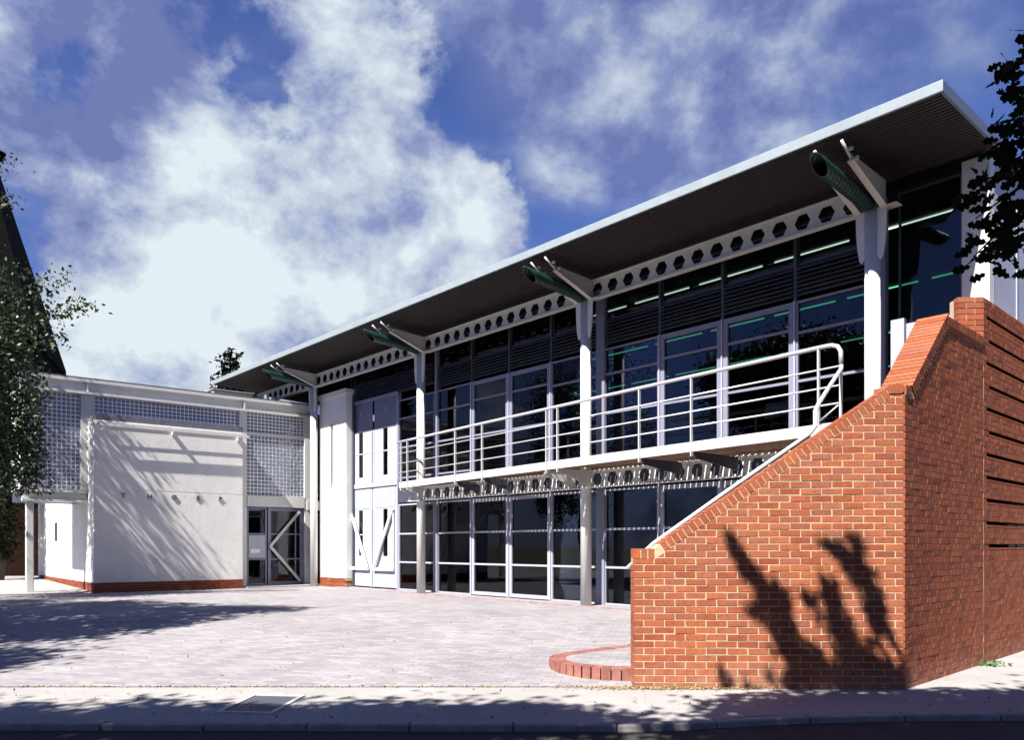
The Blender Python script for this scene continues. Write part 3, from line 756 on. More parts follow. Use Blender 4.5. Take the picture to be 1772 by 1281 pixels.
# ground floor wall running back beneath the glass block room
box('recessed_wall', M['white_render'], wing, PX0, PX0 + .25, PB + .002, 8.4, .27, 2.5)
box('slit_window', M['frame_dark'], wing, PX0 - .02, PX0 + .1, 5.10, 5.46, 1.45, 2.03)
box('inner_wall', M['dark_interior'], wing, -6.1, .0, 3.0, 3.1, 0, 2.5)
def plinth(name, pts, lab=None):
    b = MB()
    return b
pk = MB(); pc = MB()
for k in range(4):
    z = -.02 + k * .075; n = int((PX1 - PX0) / .225) + 2
    for i in range(n):
        a = PX0 + i * .225 - (.112 if k % 2 else 0); b = min(a + .215, PX1); a = max(a, PX0)
        if b - a > .03: pk.box(a, b, -.015, .1, z, z + .065)
    for i in range(34):
        a = .10 + i * .225 - (.112 if k % 2 else 0); b = min(a + .215, 7.4); a = max(a, .102)
        if b - a > .03: pk.box(PX0 - .015, PX0 + .1, a, b, z, z + .065)
tag(pk.build('plinth_bricks', M['plinth_brick'], wing), kind='stuff')
pc.box(PX0 + .003, PX1 - .003, .003, .6, -.1, .268); pc.box(PX0 + .003, PX0 + .2, .6, 7.38, -.1, .268); pc.build('plinth_core', M['mortar'], wing)
# light shelf on three brackets under the flashing
sh = MB(); sh.box(PX0 + .12, PX1 + .12, -.215, -.165, 4.53, 4.60); sh.box(PX0 + .12, PX1 + .12, -.12, -.10, 4.58, 4.60); sh.box(PX0 + .06, PX1 + .02, -.028, -.002, 4.60, 4.66)
sh.build('light_shelf', M['white_paint'], panel)
for x in (-6.16, -4.34, -2.46):
    MB().prism_x([(.0, 4.44), (-.06, 4.42), (-.22, 4.53), (-.22, 4.56), (.0, 4.56)], x - .03, x + .03).build('shelf_bracket', M['white_paint'], panel)
# raised letters
for ch, x in zip('THORP', (-5.64, -4.96, -4.29, -3.62, -2.98)):
    cu = bpy.data.curves.new('letter_curve', 'FONT'); cu.body = ch; cu.size = .20; cu.extrude = .012; cu.align_x = 'CENTER'
    tmp = bpy.data.objects.new('tmp', cu); COL.objects.link(tmp)
    dg = bpy.context.evaluated_depsgraph_get(); me = bpy.data.meshes.new_from_object(tmp.evaluated_get(dg))
    bpy.data.objects.remove(tmp)
    me.materials.clear(); me.materials.append(M['letter'])
    link('letter', me, panel, (x, -.014, 2.60), (R(90), 0, 0))
# glazed entrance door with its chevron pull bar, side light with a notice
sl = window('side_light', -1.86, -1.22, .04, 2.50, (.86, 1.66), 'frame', .05, 'glass_clear', parent=wing, gy=PB + .05)
dr = window('entrance_door', -1.18, .0, .04, 2.50, (.86, 1.66), 'frame', .10, 'glass_clear', parent=wing, gy=PB + .05)
box('notice_board', M['notice'], sl, -1.80, -1.27, PB + .018, PB + .035, .90, 1.62)
box('paper_notice', M['white_card'], sl, -1.74, -1.44, PB + .008, PB + .016, 1.06, 1.18)
q = MB(); q.bar((-1.14, PB - .04, 1.26), (-.14, PB - .04, 2.40), .085, .05); q.bar((-1.14, PB - .035, 1.28), (-.12, PB - .035, .14), .085, .05)
q.build('chevron_handle', M['white_paint'], dr)
box('threshold', M['kerb'], wing, -2.2, .5, PB - .9, PB + .1, -.1, .035)
box('vent_box', M['white_paint'], wing, .1, .75, PB - .10, PB + .1, 2.46, 2.76)
# platform under the undercroft
tag(MB().prism_z([(-14.6, 19.5), (-11.6, 21.6), (-12.5, 30), (-26, 30), (-26, 19.2)], -.2, [.05, .03, .20, .20, .1]).build('undercroft_paving', M['pavement']), kind='structure')
# box on the wing's roof, close to the main roof
t = thing('roof_hatch', 'small white box with sloping lid on the flat roof of the entrance wing', 'roof hatch', WM @ Vector((-2.4, 2.3, 5.93)), WANG)
bevel(box('hatch_box', M['white_paint'], t, 0, 1.3, 0, .8, 0, .40), .02); bevel(MB().prism_x([(-.04, .40), (.84, .40), (.84, .50), (-.04, .44)], -.04, 1.34).build('lid', M['kerb'], t), .01)

# ------------------------------------------------------------------ brick stair wall
def clip(poly, a, b, c):                                # keep a*x + b*z <= c
    out = []
    for i in range(len(poly)):
        p, q = poly[i], poly[(i + 1) % len(poly)]
        dp, dq = a * p[0] + b * p[1] - c, a * q[0] + b * q[1] - c
        if dp <= 0: out.append(p)
        if (dp < 0 < dq) or (dq < 0 < dp):
            t = dp / (dp - dq); out.append((p[0] + (q[0] - p[0]) * t, p[1] + (q[1] - p[1]) * t))
    return out
def area(p): return abs(sum(p[i][0] * p[(i + 1) % len(p)][1] - p[(i + 1) % len(p)][0] * p[i][1] for i in range(len(p)))) / 2
BZ = -.285; TH = .33
FO = (1.329, 8.82, 0); FA = math.degrees(math.atan2(-.10, 2.901)); FL = 2.903
sw = thing('brick_stair_wall', 'red brick stair wall facing the street, coping sloping up to its right corner', 'wall', FO, FA)
TX0, TZ0, TX1, TZ1 = .21, 1.244, 2.77, 3.005            # top line of the sloping coping
sl_ = (TZ1 - TZ0) / (TX1 - TX0); ca, sa = math.cos(math.atan(sl_)), math.sin(math.atan(sl_))
CT = .104                                              # coping height
def halfplanes(top, drop):
    """sloping underside of the coping, as a half plane below the top line by drop"""
    return (-sa, ca, -sa * TX0 + ca * TZ0 - drop)
def jig(w, h, d, e=.0):
    b = MB(); r = lambda: random.uniform(-e, e)
    b.add([(0 + r(), r(), 0 + r()), (w + r(), r(), r()), (w, d, 0), (0, d, 0), (r(), r(), h + r()), (w + r(), r(), h + r()), (w, d, h), (0, d, h)],
          [(0, 3, 2, 1), (4, 5, 6, 7), (0, 1, 5, 4), (1, 2, 6, 5), (2, 3, 7, 6), (3, 0, 4, 7)])
    return b
std = [jig(.211, .0630, .10, .0022).mesh('brick', M['brick']) for _ in range(8)]
half = [jig(.0985, .0630, .10, .0022).mesh('brick', M['brick']) for _ in range(4)]
cand = []
for k in range(48):
    z = BZ - .01 + k * .0755
    i = 0; x = 0.0
    if k % 2: x = -.1125
    while x < FL:
        a, b = max(x, 0), min(x + .211, FL)
        if b - a > .03:
            poly = [(a, z), (b, z), (b, z + .0630), (a, z + .0630)]
            if True:
                if (a + b) / 2 < .20: poly = clip(poly, 0, 1, 1.231 - CT - .006)       # under the flat piece on the left
                else:
                    poly = clip(poly, *halfplanes(0, CT + .010))
                    poly = clip(poly, 0, 1, TZ1 - CT - .012) if poly else poly
            if poly and area(poly) > .0012: cand.append((area(poly), a, b, z, poly))
        x += .225
cand.sort(key=lambda c: -c[0] - .001 * c[3])
rest = MB()
for n_, (ar, a, b, z, poly) in enumerate(cand):
    y = random.uniform(-.0015, .0015) - .0025
    full = abs(ar - .211 * .0630) < 1e-5; hf = abs(ar - .0985 * .0630) < 1e-4 and b - a < .11
    if n_ < 300:
        if full: link('brick', random.choice(std), sw, (a, y, z))
        elif hf: link('brick', random.choice(half), sw, (a, y, z))
        else: MB().prism_y(poly, y, .10).build('brick', M['brick'], sw)
    else:
        rest.prism_y(poly, y, .10)
tag(rest.build('remaining_bricks', M['brick'], sw), kind='stuff')
core = [(.006, BZ - .1), (FL - .012, BZ - .1), (FL - .012, TZ1 - .02), (TX1, TZ1 - .02), (TX0 + .06, TZ0 + .03), (.20, 1.215), (.006, 1.215)]
MB().prism_y(core, .001, TH - .002).build('mortar_core', M['mortar'], sw)
for k in range(20):
    z = BZ - .01 + k * .0755
    for y0, y1 in (((.104, .205), (.217, .325)) if k % 2 else ((.104, .325),)):
        if z < 1.06: box('end_brick', M['brick'], sw, 0, .05, y0, y1, z, z + .0630)
cope = [jig(.0625, CT, TH + .003, .002).mesh('coping_brick', M['brick']) for _ in range(5)]
for i in range(3): link('coping_brick', random.choice(cope), sw, (.004 + i * .0755, -.004, 1.231 - CT))
L_ = math.hypot(TX1 - TX0, TZ1 - TZ0); nC = int(L_ / .0755); ang = math.atan(sl_)
for i in range(nC):
    d = .085 + i * (L_ - .09) / nC
    link('coping_brick', random.choice(cope), sw, (TX0 + ca * d + sa * CT, -.004 + random.uniform(-.001, .001), TZ0 + sa * d - ca * CT), (0, -ang, 0))
MB().prism_y([(TX1 - .035, TZ1 - CT + .004), (FL - .05, TZ1 - CT + .004), (FL - .012, TZ1 - CT + .02), (FL - .012, TZ1 - .002), (TX1 + .0, TZ1)], -.012, TH).build('coping_brick', M['brick'], sw)
# side of the stair wall, running back from the corner: mixed bond with raked joints
SO = (4.23, 8.72, 0); SA = 44.0
sd = thing('brick_side_wall', 'shaded side of the brick stair wall with stepped-up sloping coping', 'wall', SO, SA)
JX = 2.70
def side_top(x):
    if x < .2: return 2.995
    if x < 1.316: return 2.995 + (x - .2) / 1.116 * (3.99 - 2.995)
    return 3.99
def bond(x0, x1, k, rnd):
    x = x0; out = []; 
    if k % 2: out.append((x, min(x + .05, x1))); x += .06
    while x < x1 - .02:
        w = .215 if rnd.random() < .30 else .1025
        b = min(x + w, x1)
        if x1 - b < .04: b = x1
        out.append((x, b)); x = b + .010
    return out
rnd = random.Random(3)
hd = [jig(.1025, .063, .10, .0015).mesh('brick', M['brick_side']) for _ in range(8)]
st = [jig(.215, .063, .10, .0015).mesh('brick', M['brick_side']) for _ in range(8)]
sl2 = (3.99 - 2.995) / 1.116; ca2, sa2 = math.cos(math.atan(sl2)), math.sin(math.atan(sl2))
cand = []
for k in range(60):
    z = BZ - .01 + k * .0755
    for a, b in bond(.0, JX - .006, k, rnd):
        poly = [(a, z), (b, z), (b, z + .065), (a, z + .065)]
        poly = clip(poly, -sa2, ca2, -sa2 * .2 + ca2 * 2.995 - CT - .012) if a > .1 else clip(poly, 0, 1, 2.995 - CT - .012)
        if poly: poly = clip(poly, 0, 1, 3.99 - CT - .012)
        if poly and area(poly) > .001: cand.append((area(poly) * (1 - .12 * a), a, b, z, poly, area(poly)))
cand.sort(key=lambda c: -c[0])
rest = MB()
for n_, (_, a, b, z, poly, ar) in enumerate(cand):
    y = -.005 + rnd.uniform(-.0015, .0015)
    if n_ < 300 and abs(ar - .215 * .065) < 1e-5: link('brick', rnd.choice(st), sd, (a, y, z))
    elif n_ < 300 and abs(ar - .1025 * .065) < 1e-5: link('brick', rnd.choice(hd), sd, (a, y, z))
    elif n_ < 300: MB().prism_y(poly, y, .09).build('brick', M['brick_side'], sd)
    else:
        q = [(x + rnd.uniform(-.001, .001), zz + rnd.uniform(-.0015, .0015)) for x, zz in poly]
        rest.prism_y(q, y, .09)
tag(rest.build('remaining_bricks', M['brick_side'], sd), kind='stuff')
MB().prism_y([(.012, BZ - .1), (JX - .012, BZ - .1), (JX - .012, 3.96), (1.316, 3.96), (.22, 2.96), (.012, 2.96)], .001, TH).build('mortar_core', M['mortar_side'], sd)
cope2 = [jig(.0655, CT, TH + .02, .002).mesh('coping_brick', M['brick']) for _ in range(5)]
L2 = math.hypot(1.116, .995); n2_ = int(L2 / .0755); a2_ = math.atan(sl2)
for i in range(n2_ + 1):
    d = .06 + i * (L2 - .04) / n2_
    link('coping_brick', rnd.choice(cope2), sd, (.2 + ca2 * (d - .06) + sa2 * CT * .6, -.02, 2.995 + sa2 * (d - .06) - ca2 * CT + .02), (0, -a2_, 0))
i = 0; x = 1.335
while x < JX - .07: link('coping_brick', rnd.choice(cope2), sd, (x, -.02, 3.99 - CT + .004)); x += .0755
for x in (.01, .0855): link('coping_brick', rnd.choice(cope2), sd, (x, -.016, 2.998 - CT))
# taller brick wall behind, with slots every fourth course
sw2 = thing('slotted_brick_wall', 'taller brick wall with rows of dark recessed slots, at the right edge', 'wall', SO, SA)
HT = 4.53; E2 = 9.2; cand = []; coreb = MB(); slotb = MB()
for k in range(64):
    z = BZ - .01 + k * .0755
    if z + .065 > HT: break
    slot = z > 1.15 and (k % 4 == 0) and z < HT - .12
    if not slot: coreb.box(JX + .004, E2, .001 if (k % 4 != 1 or z < 1.2) else .06, TH, z - .0105 if (k % 4 != 1 or z < 1.2) else z + .006, z + .065)
    else:
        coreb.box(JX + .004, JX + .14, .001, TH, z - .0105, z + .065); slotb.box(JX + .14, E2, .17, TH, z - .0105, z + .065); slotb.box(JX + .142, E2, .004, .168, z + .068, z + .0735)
    for a, b in bond(JX + .006, E2, k, rnd):
        if slot and a > JX + .10: continue
        cand.append((a, b, z))
cand.sort(key=lambda c: c[0] - (.2 if c[1] - c[0] > .15 else 0))
rest = MB(); n_ = 0
for k in range(64):
    z = BZ - .01 + k * .0755
    if z > 1.15 and k % 4 == 0 and z < HT - .12: rest.box(JX + .145, E2, -.004, .16, z - .004, z + .026)
for a, b, z in cand:
    y = -.005 + rnd.uniform(-.0015, .0015)
    w = b - a
    if n_ < 300 and abs(w - .215) < 1e-5: link('brick', rnd.choice(st), sw2, (a, y, z)); n_ += 1
    elif n_ < 300 and abs(w - .1025) < 1e-5: link('brick', rnd.choice(hd), sw2, (a, y, z)); n_ += 1
    else: rest.box(a, b, y, .085 if z > 1 else .09, z + rnd.uniform(-.001, .001), z + .063 + rnd.uniform(-.001, .001))
tag(rest.build('remaining_bricks', M['brick_side'], sw2), kind='stuff')
coreb.build('mortar_core', M['mortar_side'], sw2); slotb.build('slot_shade_lining', M['slate'], sw2)['kind'] = 'stuff'  # near-black backs and top liners put the slot shade into the colour
# end face of the taller wall, turned to the street
fe = MB()
for k in range(54, 64):
    z = BZ - .01 + k * .0755
    if z + .065 > HT + .01: break
    xs_ = [(0, .1025), (.1125, .33)] if k % 2 else [(0, .215), (.225, .33)]
    for a, b in xs_:
        # lies square to the street, so turn it against the wall's own direction
        o = MB().box(-b, -a, -.004 + rnd.uniform(-.002, .002), .10, z, z + .065).build('end_brick', M['brick'], sw2)
        o.location = (JX + .0, .0, 0); o.rotation_euler = (0, 0, R(-SA - 2))
o = MB().box(-.322, -.004, .003, .22, 3.7, HT - .01).build('end_core', M['mortar'], sw2); o.location = (JX, 0, 0); o.rotation_euler = (0, 0, R(-SA - 2))
# mastic line of the movement joint
box('movement_joint', M['mortar_side'], sw2, JX - .005, JX + .002, -.006, .05, BZ, 3.9)

# ------------------------------------------------------------------ stairs behind the wall
stw = thing('staircase', 'concrete staircase rising behind the brick stair wall to the balcony', 'staircase', FO, FA)
for i in range(12):
    x = .25 + i * .20; box('step', M['kerb'], stw, x, x + .215, TH + .003, TH + 1.15, BZ - .1, -.08 + i * .165)
MB().prism_z([(2.62, TH + .01), (2.95, TH + .25), (3.55, TH + .85), (3.3, TH + 1.2), (2.62, TH + 1.15)], 1.55, 1.74).build('landing', M['kerb'], stw)
hr = MB()
def P(px, py, Y): return Vector(((px - CXP) / FPX * Y, Y, CAMH + (HYP - py) / FPX * Y))
SM = Matrix.Translation(FO) @ Matrix.Rotation(R(FA), 4, 'Z'); SMI = SM.inverted()
E0 = to_world(6.345, e - .02, 3.72)
path = [E0, E0 + Vector((0, 0, -.06)), P(1436, 668, 10.3), P(1416, 700, 9.5), P(1411, 712, 9.32), P(1411, 738, 9.28), P(1400, 752, 9.25), P(1262, 848, 9.24), P(1130, 942, 9.24), P(1086, 984, 9.24)]
hr.tube([SMI @ p for p in path], .026, 12)
hr.build('handrail', M['steel'], stw, True)

# rounded bottom step with brick edge
cs = thing('rounded_step', 'low rounded step edged with pink bricks at the foot of the stair wall', 'step', (1.30, 10.0, -.285), 0)
outl = []
for t in np.linspace(-90, -225, 22): outl.append((0.0 + .84 * math.cos(R(t)), .0 + .84 * math.sin(R(t))))
outl.append((.45, 1.55)); 
top = [(0.06, -.84)] + outl + [(1.2, 1.4), (1.2, -.84)]
MB().prism_z([(x * .965, y * .965) for x, y in top], -.1, .152).build('step_top', M['paving'], cs)
# edge bricks follow the curve
pts = [(.06, -.84)] + outl
acc = 0; i = 0; seglen = 0
def walk(pts, step):
    out = []; d = 0; nxt = step / 2
    for p, q in zip(pts, pts[1:]):
        l = math.hypot(q[0] - p[0], q[1] - p[1])
        while nxt <= d + l:
            t = (nxt - d) / l; out.append((p[0] + (q[0] - p[0]) * t, p[1] + (q[1] - p[1]) * t, math.atan2(q[1] - p[1], q[0] - p[0]))); nxt += step
        d += l
    return out
eb = [jig(.098, .155, .2, .003).mesh('edge_brick', M['brick_pink']) for _ in range(4)]
for x, y, a in walk(pts, .118):
    o = link('edge_brick', random.choice(eb), cs, None, None)
    o.location = (x - .049 * math.cos(a + math.pi), y - .049 * math.sin(a + math.pi), 0); o.rotation_euler = (0, 0, a + math.pi)
MB().prism_z([(.55, .75), (1.1, .6), (1.1, 1.3), (.62, 1.3)], .15, .30).build('second_step', M['kerb'], cs)

# ------------------------------------------------------------------ manhole in the pavement
mh = thing('manhole_cover', 'rectangular iron manhole cover in a pale frame set in the pavement', 'manhole', (-2.46, 7.97, -.3015), -6)
mh.rotation_euler = (R(.8), 0, R(-6))
def ramp(o): o.rotation_euler = (R(.8), 0, 0); return o
fr = MB(); W_, H_ = .28, .42
fr.box(-W_, W_, -H_, -H_ + .045, -.05, .013); fr.box(-W_, W_, H_ - .045, H_, -.05, .013); fr.box(-W_, -W_ + .045, -H_ + .045, H_ - .045, -.05, .012); fr.box(W_ - .045, W_, -H_ + .045, H_ - .045, -.05, .012)
fr.build('frame', M['iron_frame'], mh)
cv = MB().box(-W_ + .046, W_ - .046, -H_ + .046, H_ - .046, -.05, .005)
for i in range(8):
    for j in range(13):
        x, y = -W_ + .075 + i * .058, -H_ + .08 + j * .057
        d = .019; cv.add([(x - d, y, .005), (x, y - d * .5, .005), (x + d, y, .005), (x, y + d * .5, .005), (x, y, .011)], [(0, 1, 4), (1, 2, 4), (2, 3, 4), (3, 0, 4)])
cv.build('cover', M['iron'], mh)
MB().prism_z([(-.52, -.62), (.45, -.62), (.40, .40), (.30, .55), (-.38, .55), (-.45, .2)], -.05, -.004).build('surround', M['tar_patch'], mh)

# ------------------------------------------------------------------ vegetation
def leaves(n, pts, size, mats, name, parent, flat=.0, shape='rhomb', jit=.35):
    """n small leaf faces placed at the given points"""
    P_ = np.asarray(pts, float); n = len(P_)
    u = rng.normal(size=(n, 3)); u /= np.linalg.norm(u, axis=1)[:, None]
    v = rng.normal(size=(n, 3)); v -= (v * u).sum(1)[:, None] * u; v /= np.linalg.norm(v, axis=1)[:, None]
    s = size * rng.uniform(1 - jit, 1 + jit, n)[:, None]
    w = np.cross(u, v)
    q = np.stack([P_ - u * s, P_ - v * s * .55 + w * s * .12 - u * s * .1, P_ + u * s, P_ + v * s * .55 + w * s * .12 - u * s * .1], 1).reshape(-1, 3)
    me = bpy.data.meshes.new(name); me.vertices.add(4 * n); me.vertices.foreach_set('co', q.ravel())
    me.loops.add(4 * n); me.loops.foreach_set('vertex_index', np.arange(4 * n)); me.polygons.add(n)
    me.polygons.foreach_set('loop_start', np.arange(0, 4 * n, 4)); me.polygons.foreach_set('loop_total', np.full(n, 4))
    me.update(calc_edges=True); me.materials.append(mats)
    return link(name, me, parent)
def inframe(p, m=.03):
    x, y, z = p[:, 0], p[:, 1], p[:, 2]
    yy = np.maximum(y, .01)
    return (y > .2) & (np.abs(x / yy) < .633 + m) & ((z - CAMH) / yy < .676 + m) & ((z - CAMH) / yy > -.24 - m)
def clumps(blobs, per, spread, n_cl):
    """points gathered in clumps inside ellipsoids: (cx, cy, cz, rx, ry, rz, weight)"""
    out = []
    for (cx, cy, cz, rx, ry, rz, wt) in blobs:
        k = max(1, int(n_cl * wt))
        d = rng.normal(size=(k, 3)); d /= np.linalg.norm(d, axis=1)[:, None]; d *= rng.uniform(.25, 1, (k, 1)) ** .5
        c = np.array([cx, cy, cz]) + d * np.array([rx, ry, rz])
        for ci in c:
            out.append(ci + rng.normal(size=(per, 3)) * spread * rng.uniform(.6, 1.3))
    return np.concatenate(out)
def limb(b, p, q, r0, r1, wob=.15, n=7):
    p, q = Vector(p), Vector(q); pts = []
    for i in range(n):
        t = i / (n - 1); w = math.sin(t * math.pi) * wob * (q - p).length * .3
        pts.append(p.lerp(q, t) + Vector((random.uniform(-1, 1), random.uniform(-1, 1), random.uniform(-.4, .9))) * w)
    b.tube(pts, [r0 + (r1 - r0) * i / (n - 1) for i in range(n)], 8)
    return pts
def tree(name, label, cat, base, top, r, blobs, leafmat, size, per, spread, ncl, prune=False, barkmat='bark', group=None, extra=None):
    t = thing(name, label, cat, base, 0, group)
    b = MB(); B0 = Vector(base)
    tp = Vector(top) - B0
    limb(b, (0, 0, -.4), tp, r, r * .45, .12, 9)
    for (cx, cy, cz, rx, ry, rz, wt) in blobs:
        st_ = tp * random.uniform(.55, 1.0)
        pts = limb(b, st_, Vector((cx, cy, cz)) - B0, r * .38, r * .08, .3, 7)
        for k in range(6):
            en = Vector((cx, cy, cz)) - B0 + Vector((random.uniform(-1, 1) * rx, random.uniform(-1, 1) * ry, random.uniform(-.7, .8) * rz)) * .85
            limb(b, random.choice(pts[3:]), en, r * .09, r * .025, .35, 6)
    b.build('trunk', M[barkmat], t, True)
    p = clumps(blobs, per, spread, ncl)
    if extra is not None: p = np.concatenate([p, extra])
    if prune: p = p[~inframe(p)]
    leaves(0, p - np.array(base), size, M[leafmat], 'crown', t)
    return t
def sunward(pt, h):                        # the point at height h whose shadow falls on pt
    s = (h - pt[2]) / SUNV.z
    return np.array([pt[0] + SUNV.x * s, pt[1] + SUNV.y * s, h])
# birch at the left edge, trailing sprays in front of the glass blocks
spray = []
for k in range(60):
    y0 = random.uniform(18.6, 20.2); x0 = -y0 * random.uniform(.585, .66); z0 = random.uniform(3.6, 6.0)
    ln = random.uniform(1.0, 2.3)
    for j in range(int(ln * 60)):
        tt = random.random()
        spray.append((x0 + random.gauss(0, .12) + tt * .2, y0 + random.gauss(0, .12), max(2.5 + random.random() * .6, z0 - tt * ln + random.gauss(0, .07))))
# light branches reaching out to the right
for (a, b, n_) in (((-12.6, 18.5, 5.5), (-10.3, 18.6, 7.6), 420), ((-12.6, 18.5, 5.8), (-9.8, 18.7, 6.9), 520), ((-12.6, 18.2, 5.6), (-10.2, 18.4, 6.0), 320), ((-12.6, 18.2, 8.6), (-11.3, 18.4, 9.2), 160), ((-12.5, 18.2, 9.4), (-11.4, 18.4, 10.0), 120), ((-12.6, 18.2, 7.2), (-11.2, 18.4, 7.6), 160)):
    a, b = np.array(a), np.array(b)
    for j in range(n_):
        tt = random.random() ** .8; spray.append(tuple(a + (b - a) * tt + np.array([random.gauss(0, .18), random.gauss(0, .18), random.gauss(0, .17) * (1.1 - .6 * tt)])))
tree('birch_tree', 'leafy birch at the left edge trailing twigs over the glass blocks', 'tree', (-14.2, 18.2, -.1), (-13.9, 18.4, 7.5), .20,
     [(-13.4, 19.2, 6.0, .9, 1.0, 1.8, .75), (-14.9, 18.4, 7.4, 2.0, 1.8, 2.4, .7), (-12.9, 18.0, 4.4, .7, .9, 1.4, .6), (-13.6, 20.0, 7.4, 1.2, 1.0, 1.6, .35), (-13.2, 17.0, 5.6, 1.1, 1.2, 1.8, .8), (-14.0, 17.0, 8.6, 1.6, 1.6, 1.4, .35), (-14.6, 16.2, 5.4, 1.6, 1.6, 1.8, .5), (-13.1, 19.2, 3.0, .6, .8, 1.2, .5), (-13.3, 19.7, 7.2, .8, .6, 1.3, .4)],
     'leaf_birch', .055, 34, .25, 70, extra=np.array(spray))
fb = []
for (px, py, r) in ((-7.2, 13.2, 1.2), (-6.2, 14.6, 1.1), (-5.2, 16.3, .8), (-8.5, 13.0, 1.3), (-8.6, 15.2, 1.5), (-7.2, 16.4, 1.3), (-9.8, 16.6, 1.4), (-11.0, 15.0, 1.5), (-10.0, 13.4, 1.4), (-8.8, 18.0, .8), (-11.6, 18.0, 1.2), (-12.5, 16.5, 1.3), (-7.0, 10.3, .7), (-8.2, 10.6, .8)):
    c = sunward((px, py, -.1), 7.0 + random.uniform(-.6, 1.6)); fb.append((c[0], c[1], c[2], r, r, r * .6, r))
tree('plane_tree', 'broad leafy tree left of the view that shades the forecourt paving', 'tree', (-16.5, 9.5, -.3), (-15.0, 10.2, 6.5), .28, fb, 'leaf_birch', .095, 46, .30, 46, prune=True)
tree('yew_tree', 'almost black evergreen at the left edge behind the white post of the entrance wing', 'tree', (-17.2, 27.0, -.1), (-17.2, 27.0, 9.0), .18,
     [(-17.2, 27.0, 2.6, .9, .8, 1.8, 1), (-17.2, 27.0, 5.6, .85, .75, 2.0, 1.1), (-17.2, 27.0, 8.6, .65, .6, 1.8, .9)], 'leaf_dark', .075, 40, .17, 80)
# street trees over the camera: their shade lies on road, pavement and the brick wall
HOAK = 6.3
ob_ = []
for (px, py, z, r) in ((4.1, 7.0, -.3, .9), (5.6, 7.2, -.3, .9), (2.9, 7.1, -.3, .62), (1.9, 6.9, -.3, .45), (6.8, 7.6, -.3, 1.0), (4.6, 6.3, -.4, 1.2), (3.0, 6.0, -.4, 1.0), (7.4, 6.6, -.4, 1.2), (1.0, 5.6, -.4, .9), (3.3, 8.0, -.3, .5), (4.1, 8.0, -.3, .55), (5.0, 8.1, -.3, .55), (5.9, 8.2, -.3, .55), (6.8, 8.3, -.3, .55), (7.8, 8.3, -.3, .6), (2.5, 7.8, -.3, .4)):
    c = sunward((px, py, z), HOAK + random.uniform(-.3, .5)); ob_.append((c[0], c[1], c[2], r, r * .8, r * .45, r))
ob_ += [(1.0, 2.3, 4.9, .8, .8, .5, 1.6), (1.3, 2.6, 4.6, .5, .5, .35, .8), (.5, 1.6, 5.6, 1.0, 1.0, .5, 1.5)]
wall_sh = []                                           # sprigs whose shadow climbs the brick wall
def wall_pt(px, py): 
    Y_ = 8.76; return np.array([(px - CXP) / FPX * Y_, Y_, CAMH + (HYP - py) / FPX * Y_])
for (a, b, w0, w1) in (((640, 1110), (600, 900), .085, .07), ((600, 900), (540, 800), .065, .05), ((540, 800), (470, 700), .05, .035), ((470, 700), (393, 555), .03, .008), ((610, 850), (560, 740), .03, .012), ((520, 830), (470, 830), .02, .01),
                       ((920, 1090), (640, 1010), .09, .07), ((1000, 1100), (800, 1050), .085, .09), ((860, 1040), (785, 900), .08, .055), ((785, 900), (750, 740), .05, .045), ((720, 840), (680, 800), .03, .012),
                       ((810, 650), (733, 612), .022, .008), ((790, 650), (910, 760), .045, .055), ((850, 670), (850, 597), .024, .010), ((905, 760), (895, 860), .045, .04), ((900, 850), (965, 945), .045, .025), ((410, 1100), (380, 1045), .02, .012)):
    A, Bp = [wall_pt(1060 + .5003 * q[0], 640 + .5003 * q[1]) + np.array(SUNV) * 8.2 for q in (a, b)]
    for j in range(int(np.linalg.norm(Bp - A) * (w0 + w1) * 620) + 4):
        tt = random.random(); w = w0 + (w1 - w0) * tt
        c_ = A + (Bp - A) * tt + rng.normal(size=3) * w * .85
        for q in range(6): wall_sh.append(c_ + rng.normal(size=3) * .028)
oak = tree('oak_tree', 'oak whose dark leafy branch hangs into the top right corner', 'tree', (2.6, -3.2, -.42), (1.6, -.2, 5.2), .30, ob_, 'leaf_oak', .095, 44, .24, 50, prune=True)
leaves(0, np.array(wall_sh) - np.array(oak.location), .056, M['leaf_oak'], 'overhanging_sprig', oak)
ob2 = []
for (px, py, z, r) in ((-6.2, 7.5, -.3, .7), (-5.0, 7.35, -.3, .62), (-3.6, 7.4, -.3, .62), (-2.4, 7.3, -.3, .58), (-1.2, 7.5, -.3, .55), (-.2, 7.45, -.3, .5), (.5, 7.2, -.3, .4), (-4.5, 6.7, -.4, .8), (-2.6, 6.5, -.4, .8), (-.9, 6.6, -.4, .7), (-6.6, 6.6, -.4, .9), (-8, 7.8, -.3, 1.2)):
    c = sunward((px, py, z), 6.6 + random.uniform(-.2, .9)); ob2.append((c[0], c[1], c[2], r * 1.1, r * .72, r * .45, r))
tree('lime_tree', 'street tree behind the viewer that shades the pavement in front of the forecourt', 'tree', (-8.2, -2.6, -.42), (-7.4, 1.2, 5.0), .30, ob2, 'leaf_oak', .095, 40, .22, 56, prune=True)
